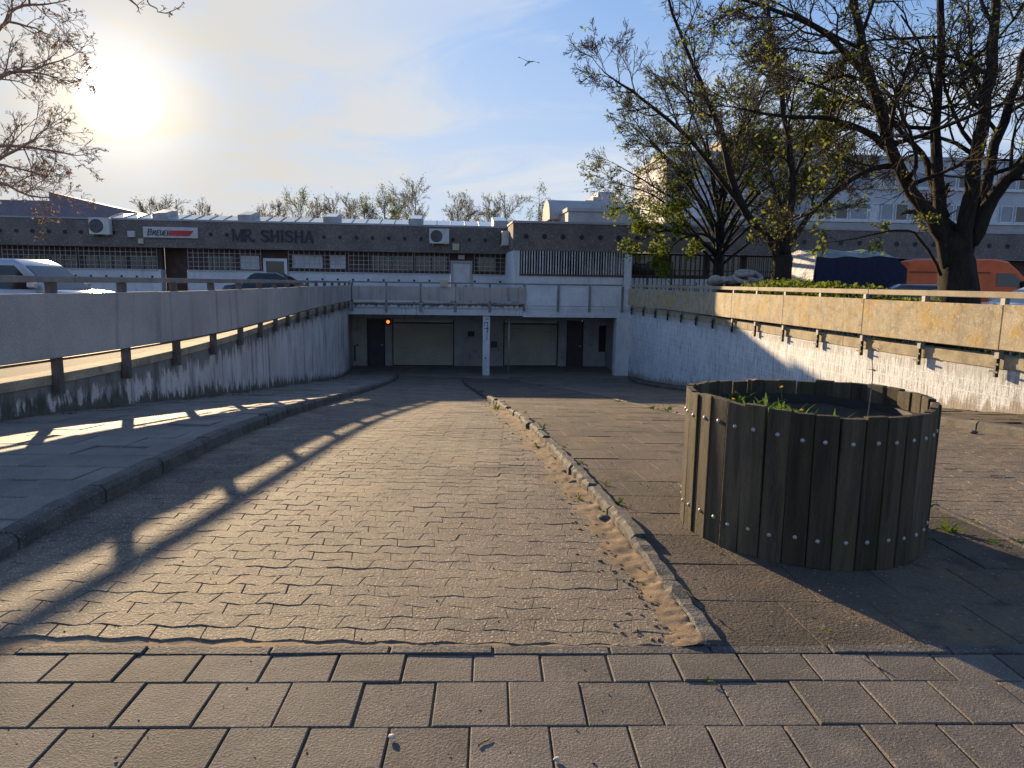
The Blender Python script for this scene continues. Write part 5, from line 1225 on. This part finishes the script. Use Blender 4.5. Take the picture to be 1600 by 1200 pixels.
# ------------------------------------------------------------------ weeds
def leaf_blade(b, base, az, el, L, w_, curl=.5, seg=3):
    p = Vector(base); d = Vector((math.cos(az) * math.cos(el), math.sin(az) * math.cos(el), math.sin(el))); s = Vector((-math.sin(az), math.cos(az), 0)); k = len(b.v)
    for i in range(seg + 1):
        t = i / seg; w2 = w_ * math.sin(math.pi * min(.97, .12 + .86 * t)) ; b.v += [tuple(p - s * w2), tuple(p + s * w2)]
        e = el - curl * 2 * t; d = Vector((math.cos(az) * math.cos(e), math.sin(az) * math.cos(e), math.sin(e))); p = p + d * (L / seg)
    for i in range(seg): b.f.append((k + 2 * i, k + 2 * i + 1, k + 2 * i + 3, k + 2 * i + 2))
def weed(p, size, n, label, seed, flower=None, tall=False, name='weed', group='weeds in the paving joints', mat='weed', cat='weed'):
    rs = random.Random(seed); r_ = empty(name, p, label=label, cat=cat, group=group); b = MB()
    for i in range(n): leaf_blade(b, (rs.gauss(0, size * .12), rs.gauss(0, size * .12), -.004), rs.random() * 6.28, R(rs.uniform(25, 80) if tall else rs.uniform(12, 60)), size * rs.uniform(.6, 1.2), size * (.05 if tall else .13), rs.uniform(.2, .7))
    b.build('leaves', MT[mat], r_)
    if flower:
        hh = size * (.8 if not tall else 1.3); MB().tube([(0, 0, 0), (size * .1, 0, hh * .5), (size * .05, size * .1, hh)], .0025, 5).build('stem', MT['weed'], r_)
        q = MB()
        for i in range(14): leaf_blade(q, (size * .05, size * .1, hh), i * 2.4, R(rs.uniform(0, 70)), .016, .004, .3, 2)
        q.build('flower_head', MT[flower], r_)
kerbw = [(1012, 898, .05, 7), (1002, 910, .035, 5), (945, 800, .06, 9), (930, 785, .03, 5), (903, 778, .045, 8), (878, 708, .045, 5), (872, 716, .10, 18), (838, 697, .06, 9), (776, 640, .13, 12)]
ordn = ['nearest', 'second', 'third', 'fourth', 'fifth', 'sixth', 'seventh', 'eighth', 'farthest']
def on_ramp(px, py, off):
    d = ray(px, py); lo = 1.
    for k in range(4000):
        q = d * (1 + k * .01); 
        if q.z + EYE <= zr(q.y) + off: return Vector((q.x, q.y, zr(q.y) + off))
for i, (px, py, s, n) in enumerate(kerbw):
    weed(on_ramp(px, py, .012), s, n, (f'{ordn[i]} weed from the pavement along the left foot of the broken kerb' if i not in (0, 8) else f'{ordn[i]} weed along the left foot of the broken kerb'), 20 + i, flower='petal' if i == 4 else None)
islw = [(965, 786, .07, 9), (946, 757, .05, 8), (908, 722, .06, 8), (880, 697, .05, 7), (848, 668, .09, 9), (820, 645, .06, 6)]
for i, (px, py, s, n) in enumerate(islw): weed(on_ramp(px, py, .055), s, n, f'{["nearest", "second", "third", "fourth", "fifth", "farthest"][i]} weed on the island just right of the broken kerb', 50 + i)
edgew = [(1590, 846, .06, 9, 'bright weed right of the planter nearest the right picture edge'), (1552, 848, .055, 8, 'flat weed at the shadow edge right of the planter'), (1483, 830, .10, 16, 'largest leafy weed beside the planter foot at the shadow edge'), (1525, 818, .05, 8, 'small weed on the lane edging right of the planter'), (1455, 786, .06, 8, 'weed peeping out directly beside the right side of the planter'), (1043, 642, .16, 12, 'weed on the island edging just left of the planter'), (1017, 638, .14, 11, 'middle weed of three on the far island edging'), (965, 627, .14, 11, 'farthest weed of three on the far island edging')]
for i, (px, py, s, n, lab) in enumerate(edgew): weed(on_ramp(px, py, .05), s, n, lab, 80 + i)
weed(on_ramp(1106, 1064, .012), .03, 5, 'tiny weed in a joint of the front pavement slabs', 99); weed(on_ramp(1296, 985, .055), .04, 6, 'small grassy weed in the island joint by the planter shadow', 98)
# plants in the planter
def inpl(dx, dy, z=0): return (pc.x + dx, pc.y + dy, pz + H_ST - .16 + z)
g2 = 'plants in the planter'
cov = MB(); rs = random.Random(11)
for i in range(520):
    a, r = rs.uniform(2.2, 4.9), .58 * math.sqrt(rs.random()); x, y = r * math.cos(a), r * math.sin(a)
    if fbm(x * 5, y * 5, 2) < -.1: continue
    leaf_blade(cov, (x, y, 0), rs.random() * 6.28, R(rs.uniform(30, 85)), rs.uniform(.05, .13) * (1.3 if x < -.1 else .8), .012, .6, 2)
o = cov.build('ground_cover', MT['weed'], loc=inpl(0, 0)); tag(o, 'dense low green ground cover inside the planter on the left', 'ground cover', kind='stuff')
weed(inpl(-.46, -.06), .15, 14, 'leafy yellow flowered plant at the left rim of the planter', 1, flower='petal', group=g2)
weed(inpl(-.22, -.48), .17, 12, 'yellow flowered weed hanging over the front rim of the planter', 2, flower='petal', group=g2)
weed(inpl(-.10, -.20), .16, 12, 'tall grassy tuft in the middle of the planter', 3, tall=True, group=g2)
weed(inpl(-.16, -.02), .15, 6, 'thin stem with yellow leaf behind the grassy tuft in the planter', 4, flower='petal', tall=True, group=g2)
weed(inpl(.05, -.30), .13, 10, 'grassy tuft near the front rim of the planter', 5, tall=True, group=g2)
weed(inpl(.20, -.25), .14, 9, 'small leafy plant right of the middle in the planter', 6, group=g2)
r_ = empty('dry_stalk', inpl(.40, .02), label='tall dry stalk with withered leaf in the right of the planter', cat='plant', group=g2)
MB().tube([(0, 0, 0), (.01, 0, .25), (-.01, .01, .48)], [.004, .003, .002], 5).build('stem', MT['stalk_flaretwig'], r_)
q = MB(); [leaf_blade(q, (-.01, .01, .44 + .02 * i), 2.1 * i, R(10), .06, .018, .6) for i in range(4)]; [leaf_blade(q, (.0, .0, .31), 2.4 * i, R(10), .04, .012, .6) for i in range(3)]; q.build('leaves', MT['leafy'], r_)
r_ = empty('pink_flower', inpl(-.16, .50), label='pale pink blossom at the back rim of the planter', cat='flower', group=g2)
MB().tube([(0, 0, 0), (.0, 0, .17)], .003, 5).build('stem', MT['weed'], r_)
q = MB(); [leaf_blade(q, (0, 0, .165), 1.26 * i, R(30), .04, .018, .3) for i in range(6)]; q.build('petals', MT['pink'], r_)
# tufts on the deck ledge
b = MB(); rs = random.Random(4)
for i in range(260):
    x = rs.uniform(fu(640, 470, DK), fu(815, 470, DK)); 
    if fbm(x * 1.3, 3.) < -.05: continue
    leaf_blade(b, (x, -.03 + rs.uniform(-.02, .06), .42), rs.random() * 6.28, R(rs.uniform(20, 80)), rs.uniform(.04, .12), .012, .5, 2)
o = tag(b.build('moss_tufts', MT['weed'], loc=(0, DK, 0)), 'dark moss and tufts growing on the ledge under the deck railing', 'moss', kind='stuff'); o.rotation_euler = (0, 0, TH)
# debris along both wall feet and gravel crumbs on the pavers
b = MB(); rs = random.Random(9)
def crumb(x, y, z, s):
    a = rs.random() * 6.28; c, s_ = math.cos(a) * s, math.sin(a) * s; h = s * rs.uniform(.3, .7)
    b.hexa([(x - c, y - s_, z), (x + s_ * .7, y - c * .7, z), (x + c, y + s_, z), (x - s_ * .7, y + c * .7, z)], [(x - c * .6, y - s_ * .6, z + h), (x + s_ * .4, y - c * .4, z + h * .9), (x + c * .6, y + s_ * .6, z + h), (x - s_ * .4, y + c * .4, z + h * .8)])
for i in range(900):
    Y = 4 + 24 * rs.random() ** 1.6; crumb(XL(Y) + .02 + abs(rs.gauss(0, .14)), Y, zr(Y) + .103, rs.uniform(.006, .03))
for i in range(500):
    Y = 2.8 + 12 * rs.random() ** 1.6; crumb(XKR(Y) - abs(rs.gauss(.02, .13)), Y, zr(Y) + .002, rs.uniform(.003, .016))
for i in range(420):
    Y = 2.0 + 9 * rs.random() ** 1.5; X = rs.uniform(-2.6, 3.) if Y < 2.7 else rs.uniform(-2.7, .6); crumb(X, Y, zr(Y) + .001, rs.uniform(.002, .007))
for i in range(420):
    Y = 2.8 + 8 * rs.random(); crumb(rs.uniform(XKR(Y) + .1, XI(Y)), Y, zr(Y) + .05, rs.uniform(.002, .010))
for i in range(300):
    Y = 9 + 22 * rs.random(); crumb(XR(Y) - abs(rs.gauss(0, .12)), Y, zr(Y) + .103, rs.uniform(.008, .035))
tag(b.build('debris', MT['rot']), 'small crumbs of dead leaf grit and gravel on the paving', 'debris', kind='stuff')
# single litter pieces
def stick(px, py, L, az, label, off=.006, r=.004):
    p = on_ramp(px, py, off); d = Vector((math.cos(az), math.sin(az), 0)); s = Vector((-d.y, d.x, 0))
    o = MB().tube([-d * L / 2, -d * L * .1 + s * L * .06, d * L * .25 - s * .02 * L, d * L / 2 + s * L * .05], [r, r * .9, r * .8, r * .5], 6).build('twig', MT['twig'], loc=p, smooth=True); tag(o, label, 'twig', 'twigs lying on the paving')
stick(758, 1160, .06, .75, r=.0022, label= 'short dark twig on the nearest pavement slabs'); stick(1080, 930, .13, 1.9, 'pale bent twig beside the broken kerb on the island', .056); stick(1560, 744, .16, .1, 'straight twig on the right lane beyond the planter', .008)
def pebble(px, py, s, label, mat='stone', off=.004):
    p = on_ramp(px, py, off); bm = bmesh.new(); bmesh.ops.create_icosphere(bm, subdivisions=2, radius=s)
    for v in bm.verts: v.co *= 1 + .25 * fbm(v.co.x / s + px, v.co.y / s, v.co.z / s); v.co.z *= .45
    q = MB(); q.v = [tuple(v.co) for v in bm.verts]; q.f = [tuple(v.index for v in f.verts) for f in bm.faces]; bm.free()
    tag(q.build('pebble', MT[mat], loc=p + Vector((0, 0, s * .3)), smooth=True), label, 'pebble', 'pebbles and lumps on the paving')
pebble(612, 1154, .012, 'pale pebble on the front slab left of the twig'); pebble(870, 1190, .011, 'pale flat pebble at the bottom edge of the front slabs'); pebble(944, 812, .045, 'dark lump of broken kerb lying at the kerb joint', 'kerb'); pebble(895, 755, .035, 'dark stone in the sand at the kerb foot', 'kerb'); pebble(881, 738, .03, 'farther dark stone in the sand at the kerb foot', 'kerb')
pebble(1521, 677, .05, 'dark stone on the right lane by the far kerb', 'kerb')

# ------------------------------------------------------------------ gull
bp = atY(826, 97, 40.); gu = empty('gull', bp, 0, label='gull in flight high above the building', cat='bird')
bd = MB(); fw = Vector((-.35, .5, .25)).normalized()
pts = [Vector((-.12, -.1, -.15)) , Vector((-.06, -.04, -.06)), Vector((0, 0, 0)), Vector((.05, .12, .06)), Vector((.07, .2, .08)), Vector((.08, .26, .07))]
bd.tube(pts, [.012, .045, .07, .06, .04, .008], 10); bd.build('body', MT['gullw'], gu, smooth=True)
def wing(sg, tip, mid):
    q = MB(); st = [Vector((0, .03, .03)), mid * .5, mid, mid.lerp(tip, .55), tip]; ch = [.10, .12, .10, .06, .012]
    for p, c in zip(st, ch): q.v += [tuple(p + Vector((.02, c, .01))), tuple(p + Vector((-.02, -c, -.02))), tuple(p + Vector((-.02, -c, -.035))), tuple(p + Vector((.02, c, -.012)))]
    for i in range(4):
        for j in range(4): a, c = i * 4 + j, i * 4 + (j + 1) % 4; q.f.append((a, c, c + 4, a + 4))
    q.f += [(3, 2, 1, 0), (16, 17, 18, 19)]; q.build('wing', MT['gull'], gu, smooth=True)
wing(-1, Vector((-.56, 0, .26)), Vector((-.24, 0, .14))); wing(1, Vector((.58, 0, -.02)), Vector((.24, 0, .06)))
q = MB(); q.hexa([(-.10, -.08, -.12), (-.14, -.08, -.10), (-.22, -.16, -.24), (-.16, -.16, -.26)], [(-.10, -.08, -.105), (-.14, -.08, -.085), (-.22, -.16, -.23), (-.16, -.16, -.25)]); q.build('tail', MT['gull'], gu)
